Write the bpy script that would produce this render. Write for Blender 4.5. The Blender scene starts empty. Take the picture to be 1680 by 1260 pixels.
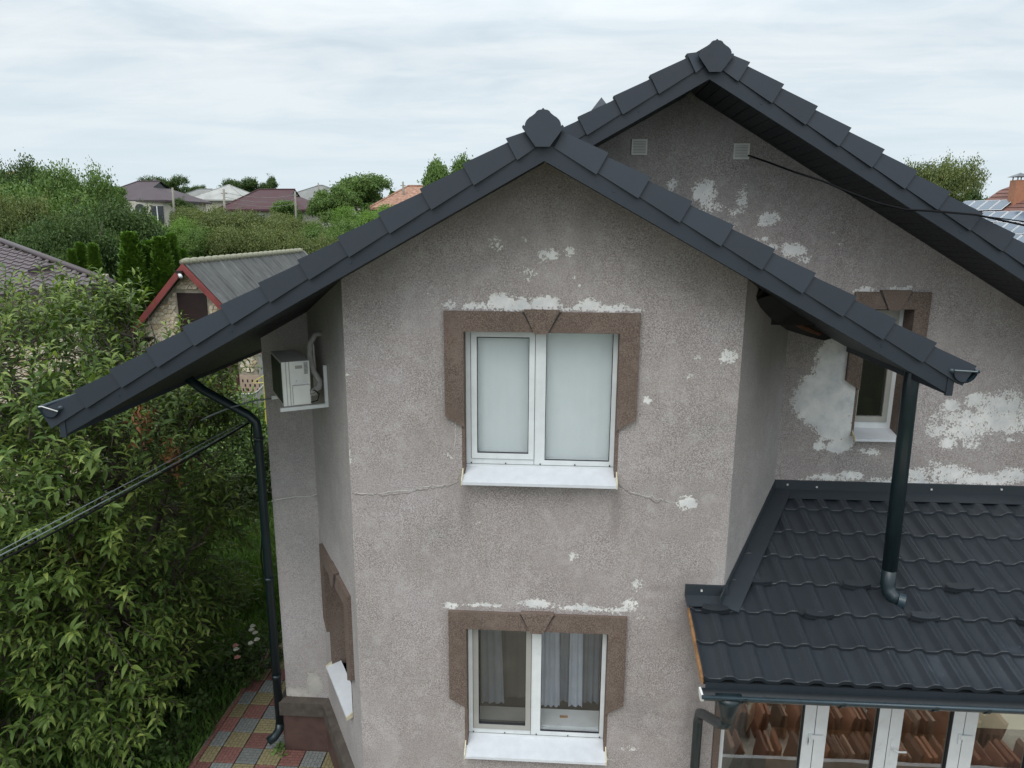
import bpy, math, random
import numpy as np
from mathutils import Vector, Matrix
random.seed(7); rng = np.random.default_rng(7)
C = bpy.context.scene.collection
scene = bpy.context.scene

# ------------------------------------------------------------------ camera (the drone hovers at the origin; ground is at Z = G)
G = -7.2
PITCH, YAW, ROLL, FPX = math.radians(12.573), math.radians(3.387), math.radians(0.3177), 1165.28
_f = np.array([-math.sin(YAW)*math.cos(PITCH), math.cos(YAW)*math.cos(PITCH), -math.sin(PITCH)])
_r = np.array([math.cos(YAW), math.sin(YAW), 0.0]); _u = np.cross(_r, _f)
RGT = math.cos(ROLL)*_r + math.sin(ROLL)*_u; UPV = -math.sin(ROLL)*_r + math.cos(ROLL)*_u
def ray(px, py): return _f + RGT*(px-840)/FPX - UPV*(py-630)/FPX
def atY(px, py, Y): d = ray(px, py); return d*Y/d[1]
def atZ(px, py, Z): d = ray(px, py); return d*Z/d[2]
cam = bpy.data.cameras.new('camera'); camo = bpy.data.objects.new('camera', cam); C.objects.link(camo)
m = Matrix.Identity(4)
for i in range(3):
    m[i][0] = RGT[i]; m[i][1] = UPV[i]; m[i][2] = -_f[i]
camo.matrix_world = m
cam.sensor_width = 36; cam.lens = 36*FPX/1680; cam.clip_start = 0.1; cam.clip_end = 3000
scene.camera = camo

# ------------------------------------------------------------------ world: bright overcast sky
SUN_EL, SUN_ROT = 52, 205
w = bpy.data.worlds.new('World'); scene.world = w; w.use_nodes = True
nt = w.node_tree; N = nt.nodes; L = nt.links; N.clear()
out = N.new('ShaderNodeOutputWorld'); bg = N.new('ShaderNodeBackground'); bg.inputs[1].default_value = 0.1
sky = N.new('ShaderNodeTexSky'); sky.sky_type = 'NISHITA'; sky.sun_disc = False
sky.sun_elevation = math.radians(SUN_EL); sky.sun_rotation = math.radians(SUN_ROT); sky.air_density = 1.2; sky.dust_density = 2.5
tc = N.new('ShaderNodeTexCoord'); sep = N.new('ShaderNodeSeparateXYZ'); L.new(tc.outputs['Generated'], sep.inputs[0])
def wmath(op, a, b=None, clamp=False):
    n = N.new('ShaderNodeMath'); n.operation = op; n.use_clamp = clamp
    for i, v in enumerate((a, b)):
        if v is None: continue
        if isinstance(v, (int, float)): n.inputs[i].default_value = v
        else: L.new(v, n.inputs[i])
    return n.outputs[0]
zc = wmath('MAXIMUM', sep.outputs[2], 0.0)
den = wmath('ADD', zc, 0.10)
cx = wmath('DIVIDE', sep.outputs[0], den); cy = wmath('DIVIDE', sep.outputs[1], den)
comb = N.new('ShaderNodeCombineXYZ'); L.new(wmath('MULTIPLY', cx, 0.55), comb.inputs[0]); L.new(wmath('MULTIPLY', cy, 0.95), comb.inputs[1])
n1 = N.new('ShaderNodeTexNoise'); n1.inputs['Scale'].default_value = 0.9; n1.inputs['Detail'].default_value = 9; n1.inputs['Roughness'].default_value = 0.56; n1.inputs['Distortion'].default_value = 0.9
L.new(comb.outputs[0], n1.inputs['Vector'])
n2 = N.new('ShaderNodeTexNoise'); n2.inputs['Scale'].default_value = 3.2; n2.inputs['Detail'].default_value = 6; n2.inputs['Roughness'].default_value = 0.6; n2.inputs['Distortion'].default_value = 0.6
L.new(comb.outputs[0], n2.inputs['Vector'])
cl = wmath('ADD', wmath('MULTIPLY', n1.outputs[0], 0.65), wmath('MULTIPLY', n2.outputs[0], 0.35))
ramp = N.new('ShaderNodeValToRGB'); L.new(cl, ramp.inputs[0])
ramp.color_ramp.elements[0].position = 0.38; ramp.color_ramp.elements[0].color = (6.05, 6.95, 7.65, 1)
ramp.color_ramp.elements[1].position = 0.58; ramp.color_ramp.elements[1].color = (7.95, 8.5, 8.75, 1)
# towards the horizon the layer thins to an even pale blue
hz = N.new('ShaderNodeMapRange'); hz.inputs[1].default_value = 0.02; hz.inputs[2].default_value = 0.20; hz.clamp = True
L.new(sep.outputs[2], hz.inputs[0])
mixh = N.new('ShaderNodeMix'); mixh.data_type = 'RGBA'; L.new(hz.outputs[0], mixh.inputs[0])
mixh.inputs[6].default_value = (6.7, 7.7, 8.35, 1); L.new(ramp.outputs[0], mixh.inputs[7])
# the cloud layer is brighter overhead (overcast sky)
zb = N.new('ShaderNodeMapRange'); zb.inputs[1].default_value = 0.22; zb.inputs[2].default_value = 1.0; zb.inputs[3].default_value = 1.0; zb.inputs[4].default_value = 2.5
L.new(sep.outputs[2], zb.inputs[0])
vm = N.new('ShaderNodeVectorMath'); vm.operation = 'SCALE'; L.new(mixh.outputs[2], vm.inputs[0]); L.new(zb.outputs[0], vm.inputs[3])
mixs = N.new('ShaderNodeMix'); mixs.data_type = 'RGBA'; mixs.inputs[0].default_value = 0.94
L.new(sky.outputs[0], mixs.inputs[6]); L.new(vm.outputs[0], mixs.inputs[7])
L.new(mixs.outputs[2], bg.inputs[0]); L.new(bg.outputs[0], out.inputs[0])
sun = bpy.data.lights.new('sun', 'SUN'); sun.energy = 1.0; sun.angle = math.radians(35); sun.color = (1, 0.97, 0.93)
suno = bpy.data.objects.new('sun', sun); C.objects.link(suno)
az = math.radians(SUN_ROT); el = math.radians(SUN_EL)
sd = Vector((math.sin(az)*math.cos(el), math.cos(az)*math.cos(el), math.sin(el)))
suno.rotation_euler = sd.to_track_quat('Z', 'Y').to_euler()
vs = scene.view_settings; vs.view_transform = 'Standard'; vs.look = 'None'; vs.exposure = 0.14; vs.gamma = 1; vs.use_curve_mapping = False

# ------------------------------------------------------------------ materials
def nmat(name):
    m = bpy.data.materials.new(name); m.use_nodes = True; n = m.node_tree.nodes; l = m.node_tree.links
    return m, n, l, n['Principled BSDF']
def noise(n, l, scale, detail=4, rough=0.5, vec=None, stretch=None, coord='Object'):
    t = n.new('ShaderNodeTexNoise'); t.inputs['Scale'].default_value = scale; t.inputs['Detail'].default_value = detail; t.inputs['Roughness'].default_value = rough
    tc = n.new('ShaderNodeTexCoord'); v = tc.outputs[coord]
    if stretch:
        mp = n.new('ShaderNodeMapping'); mp.inputs['Scale'].default_value = stretch; l.new(v, mp.inputs[0]); v = mp.outputs[0]
    l.new(v, t.inputs['Vector']); return t.outputs[0]
def cramp(n, l, src, stops):
    r = n.new('ShaderNodeValToRGB'); l.new(src, r.inputs[0]); e = r.color_ramp.elements
    e[0].position, e[0].color = stops[0][0], (*stops[0][1], 1); e[1].position, e[1].color = stops[-1][0], (*stops[-1][1], 1)
    for p, c in stops[1:-1]:
        k = e.new(p); k.color = (*c, 1)
    return r.outputs[0]
def mixc(n, l, fac, a, b, mode='MIX'):
    x = n.new('ShaderNodeMix'); x.data_type = 'RGBA'; x.blend_type = mode
    for i, v in ((0, fac), (6, a), (7, b)):
        if isinstance(v, (int, float)): x.inputs[i].default_value = v
        elif isinstance(v, tuple): x.inputs[i].default_value = (*v, 1)
        else: l.new(v, x.inputs[i])
    return x.outputs[2]
def mth(n, l, op, a, b=None, clamp=False):
    x = n.new('ShaderNodeMath'); x.operation = op; x.use_clamp = clamp
    for i, v in enumerate((a, b)):
        if v is None: continue
        if isinstance(v, (int, float)): x.inputs[i].default_value = v
        else: l.new(v, x.inputs[i])
    return x.outputs[0]
def bump(n, l, b, h, strength=0.3, dist=0.01):
    x = n.new('ShaderNodeBump'); x.inputs['Strength'].default_value = strength; x.inputs['Distance'].default_value = dist
    l.new(h, x.inputs['Height']); l.new(x.outputs[0], b.inputs['Normal'])
def simple(name, col, rough=0.6, metal=0.0, var=0.12, nscale=6, spec=0.5, bmp=0.0, vcol=None, detail=5):
    m, n, l, b = nmat(name)
    t = noise(n, l, nscale, detail, 0.6)
    lo = tuple(c*(1-var) for c in col); hi = tuple(min(1, c*(1+var)) for c in (vcol or col))
    l.new(cramp(n, l, t, [(0.3, lo), (0.7, hi)]), b.inputs['Base Color'])
    r = cramp(n, l, t, [(0.3, (rough*0.85,)*3), (0.7, (min(1, rough*1.12),)*3)]); l.new(r, b.inputs['Roughness'])
    b.inputs['Metallic'].default_value = metal; b.inputs['Specular IOR Level'].default_value = spec
    if bmp: bump(n, l, b, t, bmp)
    return m
def stucco(name, dark, mid, light, patches=True, grain=74, pk=1.0):
    m, n, l, b = nmat(name)
    g = noise(n, l, grain, 3, 0.62)
    g2 = noise(n, l, grain*2.3, 2, 0.6)
    gg = mth(n, l, 'ADD', mth(n, l, 'MULTIPLY', g, 0.6), mth(n, l, 'MULTIPLY', g2, 0.4))
    sm = n.new('ShaderNodeMapRange'); sm.inputs[1].default_value = 0.35; sm.inputs[2].default_value = 0.65; sm.inputs[3].default_value = 0.45; sm.inputs[4].default_value = 1.1
    l.new(noise(n, l, 1.7, 5, 0.6, stretch=(1.0, 1.0, 1.6)), sm.inputs[0])
    gc = mth(n, l, 'ADD', mth(n, l, 'MULTIPLY', mth(n, l, 'SUBTRACT', gg, 0.5), sm.outputs[0]), 0.5)
    col = cramp(n, l, gc, [(0.39, dark), (0.5, mid), (0.62, light)])
    big = noise(n, l, 0.9, 6, 0.6)
    tint = cramp(n, l, big, [(0.34, (0.87, 0.88, 0.88)), (0.50, (1.0, 0.975, 0.965)), (0.66, (1.10, 1.09, 1.11))])
    col = mixc(n, l, 1.0, col, tint, 'MULTIPLY')
    streak = noise(n, l, 1.0, 7, 0.7, stretch=(3.2, 3.2, 0.9))
    sf = cramp(n, l, streak, [(0.52, (0, 0, 0)), (0.78, (0.30, 0.30, 0.30))])
    col = mixc(n, l, sf, col, tuple(min(1, c*1.12) for c in light))
    blotch = noise(n, l, 7, 3, 0.5)
    bf = cramp(n, l, blotch, [(0.54, (0, 0, 0)), (0.80, (0.40, 0.40, 0.40))]); col = mixc(n, l, bf, col, light)
    rough = 0.92
    h = gg
    if patches:
        at = n.new('ShaderNodeAttribute'); at.attribute_name = 'patch'
        e1 = noise(n, l, 13, 9, 0.74); e2 = noise(n, l, 42, 5, 0.75)
        rag = mth(n, l, 'ADD', mth(n, l, 'MULTIPLY', mth(n, l, 'SUBTRACT', e1, 0.5), 2.0), mth(n, l, 'MULTIPLY', mth(n, l, 'SUBTRACT', e2, 0.5), 2.4))
        s = mth(n, l, 'ADD', at.outputs['Fac'], mth(n, l, 'MULTIPLY', rag, mth(n, l, 'MINIMUM', mth(n, l, 'MULTIPLY', at.outputs['Fac'], 3.0), 1.0)))
        mk = n.new('ShaderNodeMapRange'); mk.inputs[1].default_value = 0.50; mk.inputs[2].default_value = 0.53; mk.clamp = True; l.new(s, mk.inputs[0])
        pc = noise(n, l, 3.5, 6, 0.65)
        pcol = cramp(n, l, pc, [(0.33, (0.52, 0.53, 0.54)), (0.5, (0.69, 0.68, 0.67)), (0.66, (0.82, 0.80, 0.775))])
        rim = n.new('ShaderNodeMapRange'); rim.inputs[1].default_value = 0.53; rim.inputs[2].default_value = 0.80; rim.clamp = True; l.new(s, rim.inputs[0])
        pcol = mixc(n, l, mth(n, l, 'SUBTRACT', 1.0, rim.outputs[0]), pcol, (0.76, 0.735, 0.69))
        if pk != 1.0: pcol = mixc(n, l, 1.0, pcol, (pk, pk*0.97, pk*0.92), 'MULTIPLY')
        col = mixc(n, l, mk.outputs[0], col, pcol)
        h = mth(n, l, 'SUBTRACT', mth(n, l, 'MULTIPLY', gg, mth(n, l, 'SUBTRACT', 1.0, mth(n, l, 'MULTIPLY', mk.outputs[0], 0.8))), mth(n, l, 'MULTIPLY', mk.outputs[0], 1.8))
        at2 = n.new('ShaderNodeAttribute'); at2.attribute_name = 'stain_shade'
        sn = noise(n, l, 4, 7, 0.65)
        st = mth(n, l, 'MULTIPLY', at2.outputs['Fac'], mth(n, l, 'MULTIPLY', sn, 1.5), clamp=True)
        col = mixc(n, l, st, col, tuple(c*0.9 for c in dark))  # darkens the stucco for dirt and for painted soffit shade alike
    l.new(col, b.inputs['Base Color']); b.inputs['Roughness'].default_value = rough; b.inputs['Specular IOR Level'].default_value = 0.25
    bump(n, l, b, h, 0.55, 0.012)
    return m
MAT = {}
MAT['wall'] = stucco('mottled_mosaic_stucco', (0.198, 0.170, 0.162), (0.345, 0.312, 0.300), (0.525, 0.492, 0.48))
MAT['wall_soft'] = stucco('smoother_grey_stucco', (0.26, 0.24, 0.235), (0.37, 0.345, 0.337), (0.49, 0.47, 0.465), pk=0.62)
MAT['trim'] = stucco('brown_mosaic_plaster', (0.075, 0.053, 0.043), (0.150, 0.112, 0.092), (0.255, 0.205, 0.175), patches=False, grain=95)
MAT['plinth'] = simple('red_brown_painted_plinth', (0.088, 0.050, 0.042), 0.6, var=0.18, nscale=9)
MAT['ledge'] = simple('weathered_brown_ledge', (0.075, 0.058, 0.048), 0.85, var=0.3, nscale=12, vcol=(0.078, 0.066, 0.054), bmp=0.2)
def darkmetal(name, col, rough, bmp=0.0, specks=0.0):
    m, n, l, b = nmat(name)
    t = noise(n, l, 2.2, 7, 0.65); t2 = noise(n, l, 26, 4, 0.6)
    c = cramp(n, l, t, [(0.3, tuple(x*0.88 for x in col)), (0.62, col), (0.78, tuple(x*(1.25+specks) for x in col))])
    sp = cramp(n, l, noise(n, l, 55, 1, 0.4), [(0.80, (0, 0, 0)), (0.815, (specks,)*3)])
    c = mixc(n, l, sp, c, (0.32, 0.33, 0.33))
    oi = n.new('ShaderNodeObjectInfo'); rv = n.new('ShaderNodeMapRange'); rv.inputs[3].default_value = 0.86; rv.inputs[4].default_value = 1.14; l.new(oi.outputs['Random'], rv.inputs[0])
    sc = n.new('ShaderNodeVectorMath'); sc.operation = 'SCALE'; l.new(c, sc.inputs[0]); l.new(rv.outputs[0], sc.inputs[3]); c = sc.outputs[0]
    l.new(c, b.inputs['Base Color'])
    l.new(cramp(n, l, t2, [(0.3, (rough*0.85,)*3), (0.7, (min(1, rough*1.15),)*3)]), b.inputs['Roughness'])
    b.inputs['Metallic'].default_value = 0.0; b.inputs['Specular IOR Level'].default_value = 0.45
    if bmp: bump(n, l, b, t2, bmp, 0.004)
    return m
MAT['anth'] = darkmetal('anthracite_verge_metal', (0.032, 0.040, 0.053), 0.50)
MAT['anth_board'] = darkmetal('anthracite_fascia_metal', (0.024, 0.031, 0.042), 0.46)
MAT['anth_roof'] = darkmetal('anthracite_tile_sheet', (0.028, 0.034, 0.041), 0.36, 0.04, 0.5)
MAT['anth_flash'] = darkmetal('anthracite_flashing', (0.027, 0.034, 0.041), 0.48)
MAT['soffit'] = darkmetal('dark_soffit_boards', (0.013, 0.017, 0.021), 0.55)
MAT['pipe'] = simple('dark_green_black_pipe', (0.010, 0.021, 0.026), 0.33, var=0.15, nscale=10)
MAT['gutter'] = simple('blue_black_gutter', (0.022, 0.040, 0.052), 0.30, var=0.15, nscale=10)
MAT['pvc'] = simple('white_pvc', (0.71, 0.73, 0.735), 0.32, var=0.07, nscale=6)
MAT['pvc_grey'] = simple('grey_insect_screen_frame', (0.36, 0.35, 0.32), 0.45, var=0.06)
MAT['sill'] = simple('white_metal_sill', (0.63, 0.65, 0.68), 0.4, var=0.06, nscale=9)
MAT['sill_end'] = simple('yellowed_sill_cap', (0.62, 0.56, 0.40), 0.5, var=0.15, nscale=30)
MAT['gasket'] = simple('dark_gasket', (0.03, 0.03, 0.035), 0.6)
MAT['blind'] = simple('pale_roller_blind', (0.80, 0.84, 0.85), 0.8, var=0.04, nscale=2.2)
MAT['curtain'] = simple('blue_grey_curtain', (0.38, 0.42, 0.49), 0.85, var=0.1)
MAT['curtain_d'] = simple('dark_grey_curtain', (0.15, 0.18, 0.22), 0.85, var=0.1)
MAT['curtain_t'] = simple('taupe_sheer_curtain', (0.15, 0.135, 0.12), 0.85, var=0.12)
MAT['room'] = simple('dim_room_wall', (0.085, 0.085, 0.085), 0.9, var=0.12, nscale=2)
MAT['room_olive'] = simple('olive_beige_room_wall', (0.80, 0.74, 0.54), 0.9, var=0.1, nscale=2)
MAT['cabinet'] = simple('brown_wood_cabinet', (0.20, 0.095, 0.045), 0.5, var=0.25, nscale=5)
MAT['floorw'] = simple('brown_room_floor', (0.10, 0.07, 0.05), 0.6, var=0.2, nscale=8)
MAT['cable'] = simple('black_cable', (0.008, 0.008, 0.009), 0.8, spec=0.15)
MAT['wcable'] = simple('white_cable', (0.55, 0.55, 0.52), 0.5)
MAT['gcable'] = simple('grey_cable', (0.16, 0.19, 0.20), 0.5)
MAT['ac'] = simple('off_white_ac_casing', (0.80, 0.80, 0.77), 0.42, var=0.05, nscale=5)
MAT['ac_dark'] = simple('dark_ac_grille', (0.07, 0.075, 0.07), 0.5)
MAT['ac_label'] = simple('printed_grey_label', (0.36, 0.37, 0.36), 0.5, var=0.5, nscale=90)
MAT['hose'] = simple('grey_insulation_wrap', (0.33, 0.32, 0.30), 0.8, var=0.2, nscale=25, bmp=0.3)
MAT['rust'] = simple('rotten_rusty_timber', (0.10, 0.040, 0.018), 0.9, var=0.6, nscale=14, bmp=0.4)
MAT['rawwood'] = simple('raw_orange_timber_edge', (0.36, 0.19, 0.085), 0.8, var=0.4, nscale=16)
MAT['black'] = simple('black_bitumen_felt', (0.012, 0.011, 0.010), 0.85, var=0.4, nscale=9)
MAT['vent_back'] = simple('grey_vent_back', (0.22, 0.22, 0.20), 0.8)
MAT['vent'] = simple('pale_plastic_vent', (0.74, 0.74, 0.70), 0.6, var=0.1, nscale=9)
MAT['crack'] = simple('plaster_crack_dark', (0.12, 0.105, 0.095), 0.9, var=0.3, nscale=20)
MAT['crackw'] = simple('plaster_crack_pale', (0.55, 0.53, 0.50), 0.9, var=0.3, nscale=20)
MAT['soil'] = simple('dark_lawn_ground', (0.022, 0.035, 0.012), 0.95, var=0.5, nscale=3, vcol=(0.05, 0.06, 0.02))
def glass(name, refl, tint=(0.98, 0.99, 0.99)):
    m, n, l, b = nmat(name); n.remove(b); o = n['Material Output']
    tr = n.new('ShaderNodeBsdfTransparent'); tr.inputs[0].default_value = (*tint, 1)
    gl = n.new('ShaderNodeBsdfGlossy'); gl.inputs['Roughness'].default_value = 0.015; gl.inputs[0].default_value = (1, 1, 1, 1)
    lw = n.new('ShaderNodeLayerWeight'); lw.inputs[0].default_value = 0.35
    wv = noise(n, l, 1.3, 2, 0.4); bp = n.new('ShaderNodeBump'); bp.inputs['Strength'].default_value = 0.05; bp.inputs['Distance'].default_value = 0.05
    l.new(wv, bp.inputs['Height']); l.new(bp.outputs[0], gl.inputs['Normal'])
    f = mth(n, l, 'ADD', mth(n, l, 'MULTIPLY', lw.outputs['Fresnel'], 0.45), refl, clamp=True)
    mx = n.new('ShaderNodeMixShader'); l.new(f, mx.inputs[0]); l.new(tr.outputs[0], mx.inputs[1]); l.new(gl.outputs[0], mx.inputs[2]); l.new(mx.outputs[0], o.inputs[0])
    return m
MAT['glass'] = glass('window_glass', 0.06)
MAT['glass_net'] = glass('window_glass_with_net', 0.05, (0.62, 0.62, 0.60))
MAT['glass_porch'] = glass('porch_glass', 0.26, (0.93, 0.94, 0.90))
def leafmat(name, stops, trans=0.25, rough=0.45, coord_noise=0.0, spec=0.3):
    m, n, l, b = nmat(name); o = n['Material Output']
    g = n.new('ShaderNodeNewGeometry'); r = g.outputs['Random Per Island']
    if coord_noise:
        r = mth(n, l, 'ADD', mth(n, l, 'MULTIPLY', r, 0.5), mth(n, l, 'MULTIPLY', mth(n, l, 'SUBTRACT', noise(n, l, coord_noise, 3, 0.6), 0.25), 1.0), clamp=True)
    c = cramp(n, l, r, stops)
    l.new(c, b.inputs['Base Color']); b.inputs['Roughness'].default_value = rough; b.inputs['Specular IOR Level'].default_value = spec
    t = n.new('ShaderNodeBsdfTranslucent'); l.new(mixc(n, l, 1.0, c, (1.15, 1.25, 0.55), 'MULTIPLY'), t.inputs[0])
    mx = n.new('ShaderNodeMixShader'); mx.inputs[0].default_value = trans
    l.new(b.outputs[0], mx.inputs[1]); l.new(t.outputs[0], mx.inputs[2]); l.new(mx.outputs[0], o.inputs[0])
    return m
MAT['cherry'] = leafmat('cherry_leaf', [(0.0, (0.037, 0.073, 0.018)), (0.45, (0.086, 0.141, 0.031)), (0.80, (0.160, 0.218, 0.051)), (0.965, (0.259, 0.294, 0.072)), (0.985, (0.296, 0.129, 0.036))], 0.22, 0.5, 0.9, 0.22)
MAT['tip'] = leafmat('young_cherry_leaf', [(0.0, (0.13, 0.20, 0.04)), (1.0, (0.30, 0.36, 0.10))], 0.3, 0.42)
MAT['dead'] = leafmat('withered_leaf', [(0.0, (0.09, 0.035, 0.015)), (1.0, (0.20, 0.09, 0.035))], 0.1, 0.8)
MAT['green_a'] = leafmat('broad_green_foliage', [(0.1, (0.056, 0.106, 0.027)), (0.5, (0.112, 0.188, 0.045)), (0.95, (0.200, 0.275, 0.075))], 0.2, 0.6, 7.0)
MAT['green_b'] = leafmat('olive_green_foliage', [(0.1, (0.066, 0.094, 0.031)), (0.5, (0.132, 0.165, 0.051)), (0.95, (0.231, 0.242, 0.088))], 0.2, 0.6, 7.0)
MAT['green_c'] = leafmat('dark_green_foliage', [(0.1, (0.030, 0.060, 0.016)), (0.5, (0.060, 0.105, 0.026)), (0.95, (0.105, 0.160, 0.042))], 0.18, 0.6, 7.0)
MAT['green_d'] = leafmat('fresh_green_foliage', [(0.1, (0.08, 0.15, 0.03)), (0.5, (0.15, 0.26, 0.05)), (0.95, (0.26, 0.36, 0.09))], 0.28, 0.55, 7.0)
MAT['thuja'] = leafmat('thuja_foliage', [(0.1, (0.045, 0.10, 0.012)), (0.5, (0.095, 0.185, 0.022)), (0.95, (0.17, 0.28, 0.045))], 0.15, 0.7, 14)
MAT['grass'] = leafmat('lawn_grass', [(0.0, (0.049, 0.099, 0.019)), (0.6, (0.095, 0.180, 0.034)), (1.0, (0.190, 0.275, 0.061))], 0.25, 0.7, 1.0)
MAT['bark'] = simple('grey_brown_bark', (0.085, 0.065, 0.052), 0.9, var=0.35, nscale=14, bmp=0.5)
MAT['petal_w'] = simple('cream_petal', (0.70, 0.68, 0.58), 0.7, var=0.08); MAT['petal_p'] = simple('pink_petal', (0.62, 0.28, 0.24), 0.7, var=0.15)

# ------------------------------------------------------------------ mesh helpers
WO = {}
class MB:
    def __init__(s): s.v = []; s.f = []; s.mi = []
    def quad(s, a, b, c, d, mi=0): k = len(s.v); s.v += [tuple(a), tuple(b), tuple(c), tuple(d)]; s.f.append((k, k+1, k+2, k+3)); s.mi.append(mi)
    def face(s, pts, mi=0): k = len(s.v); s.v += [tuple(p) for p in pts]; s.f.append(tuple(range(k, k+len(pts)))); s.mi.append(mi)
    def box(s, x0, x1, y0, y1, z0, z1, mi=0):
        s.prism([(x0, y0, z0), (x1, y0, z0), (x1, y1, z0), (x0, y1, z0)], (0, 0, z1-z0), mi)
    def prism(s, poly, ext, mi=0):
        n = len(poly); k = len(s.v); e = np.array(ext, float)
        s.v += [tuple(p) for p in poly] + [tuple(np.array(p, float)+e) for p in poly]
        a = np.zeros(3)
        P = [np.array(p, float) for p in poly]
        for i in range(n): a += np.cross(P[i], P[(i+1) % n])
        flip = a@e > 0
        fs = [tuple(range(k, k+n)), tuple(range(k+2*n-1, k+n-1, -1))] + [(k+i, k+n+i, k+n+(i+1) % n, k+(i+1) % n) for i in range(n)]
        if flip: fs = [tuple(reversed(f)) for f in fs]
        s.f += fs; s.mi += [mi]*len(fs)
    def tube(s, pts, r, sides=8, mi=0, cap=True):
        pts = [np.array(p, float) for p in pts]; k = len(s.v); n = len(pts)
        rs = r if hasattr(r, '__len__') else [r]*n
        up = np.array([0, 0, 1.0]); prev = None
        for i, p in enumerate(pts):
            t = pts[min(i+1, n-1)]-pts[max(i-1, 0)]; t /= np.linalg.norm(t)+1e-9
            a = np.cross(t, up if abs(t[2]) < 0.95 else np.array([0, 1.0, 0])) if prev is None else prev - t*(prev@t)
            a /= np.linalg.norm(a)+1e-9; b = np.cross(t, a); prev = a
            for j in range(sides):
                q = 2*math.pi*j/sides; s.v.append(tuple(p + rs[i]*(math.cos(q)*a+math.sin(q)*b)))
        for i in range(n-1):
            for j in range(sides):
                s.f.append((k+i*sides+j, k+i*sides+(j+1) % sides, k+(i+1)*sides+(j+1) % sides, k+(i+1)*sides+j)); s.mi.append(mi)
        if cap:
            s.f.append(tuple(k+j for j in reversed(range(sides)))); s.f.append(tuple(k+(n-1)*sides+j for j in range(sides))); s.mi += [mi, mi]
    def mesh(s, name, mats, smooth=False):
        me = bpy.data.meshes.new(name); me.from_pydata(s.v, [], s.f)
        for mt in (mats if isinstance(mats, (list, tuple)) else [mats]): me.materials.append(MAT[mt] if isinstance(mt, str) else mt)
        if any(s.mi): me.polygons.foreach_set('material_index', s.mi)
        if smooth: me.polygons.foreach_set('use_smooth', [True]*len(me.polygons))
        me.update(); return me
def link(name, data, parent=None, loc=(0, 0, 0), rot=None, **props):
    o = bpy.data.objects.new(name, data); C.objects.link(o)
    W = Vector(loc); WO[o] = W
    if parent is not None: o.parent = parent; o.location = W - WO[parent]
    else: o.location = W
    if rot is not None:
        if isinstance(rot, Matrix): o.rotation_euler = rot.to_euler()
        else: o.rotation_euler = rot
    for k, v in props.items(): o[k] = v
    return o
def thing(name, label, cat, loc, group=None):
    o = link(name, None, None, loc, label=label, category=cat); o.empty_display_size = 0.3
    if group: o['group'] = group
    return o
def part(name, mb, mat, parent, smooth=False, **p): return link(name, mb.mesh(name, mat, smooth), parent, **p)
def single(name, mb, mat, label, cat, group=None, smooth=False, loc=(0, 0, 0)):
    o = link(name, mb.mesh(name, mat, smooth), None, loc, label=label, category=cat)
    if group: o['group'] = group
    return o
class FR:   # local frame on a wall: u along, z up, n outward
    def __init__(s, O, eu, en): s.O = np.array(O, float); s.eu = np.array(eu, float); s.en = np.array(en, float)
    def p(s, u, z, n=0.0): return s.O + s.eu*u + np.array([0, 0, z]) + s.en*n
    def box(s, mb, u0, u1, z0, z1, n0, n1, mi=0): mb.prism([s.p(u0, z0, n0), s.p(u1, z0, n0), s.p(u1, z1, n0), s.p(u0, z1, n0)], s.en*(n1-n0), mi)
    def poly(s, mb, pts, n0, n1, mi=0): mb.prism([s.p(u, z, n0) for u, z in pts], s.en*(n1-n0), mi)

# ------------------------------------------------------------------ terrain, ground
def hgt(x, y):
    t = min(1, max(0, (y-20)/65)); t = t*t*(3-2*t)
    return G + t*(4.9 + min(2.2, max(-0.8, -(x+20)*0.045))) + max(0, min(1, (y-90)/200))*3.0
mb = MB(); nx, ny = 90, 110
xs = [-420 + 840*(i/nx) for i in range(nx+1)]; xs = sorted(set([*np.linspace(-60, 60, 60)] + [*np.linspace(-900, 900, 40)]))
ys = sorted(set([*np.linspace(-14, 30, 45)] + [*np.linspace(31, 150, 50)] + [*np.linspace(170, 1500, 16)] + [-60.0]))
for y in ys:
    for x in xs: mb.v.append((x, y, hgt(x, y) - (0.0 if y > 20 else 0.0)))
for j in range(len(ys)-1):
    for i in range(len(xs)-1):
        a = j*len(xs)+i; mb.f.append((a, a+1, a+1+len(xs), a+len(xs))); mb.mi.append(0)
link('ground', mb.mesh('ground', 'soil', True), None, (0, 0, 0), kind='structure')

# ------------------------------------------------------------------ the house
YF, YM, YB = 6.8, 8.45, 17.0
XA, XB = -2.061, 1.793
CLx, CRx = -3.007, 2.745
XL = -3.60
ridF = (-0.107, 0.53); ridM = (1.46, 1.396)
def zl(x): return ridF[1] + 0.553*(x-ridF[0])
def zr(x): return ridF[1] - 0.547*(x-ridF[0])
def zm(x): return ridM[1] - 0.592*(x-ridM[0])
EL, ER, EM = -4.645, 3.43, 7.6
house = thing('house', 'large grey brown stucco house with peeling patches and a dark gabled roof', 'house', (0, YF, G))

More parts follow.
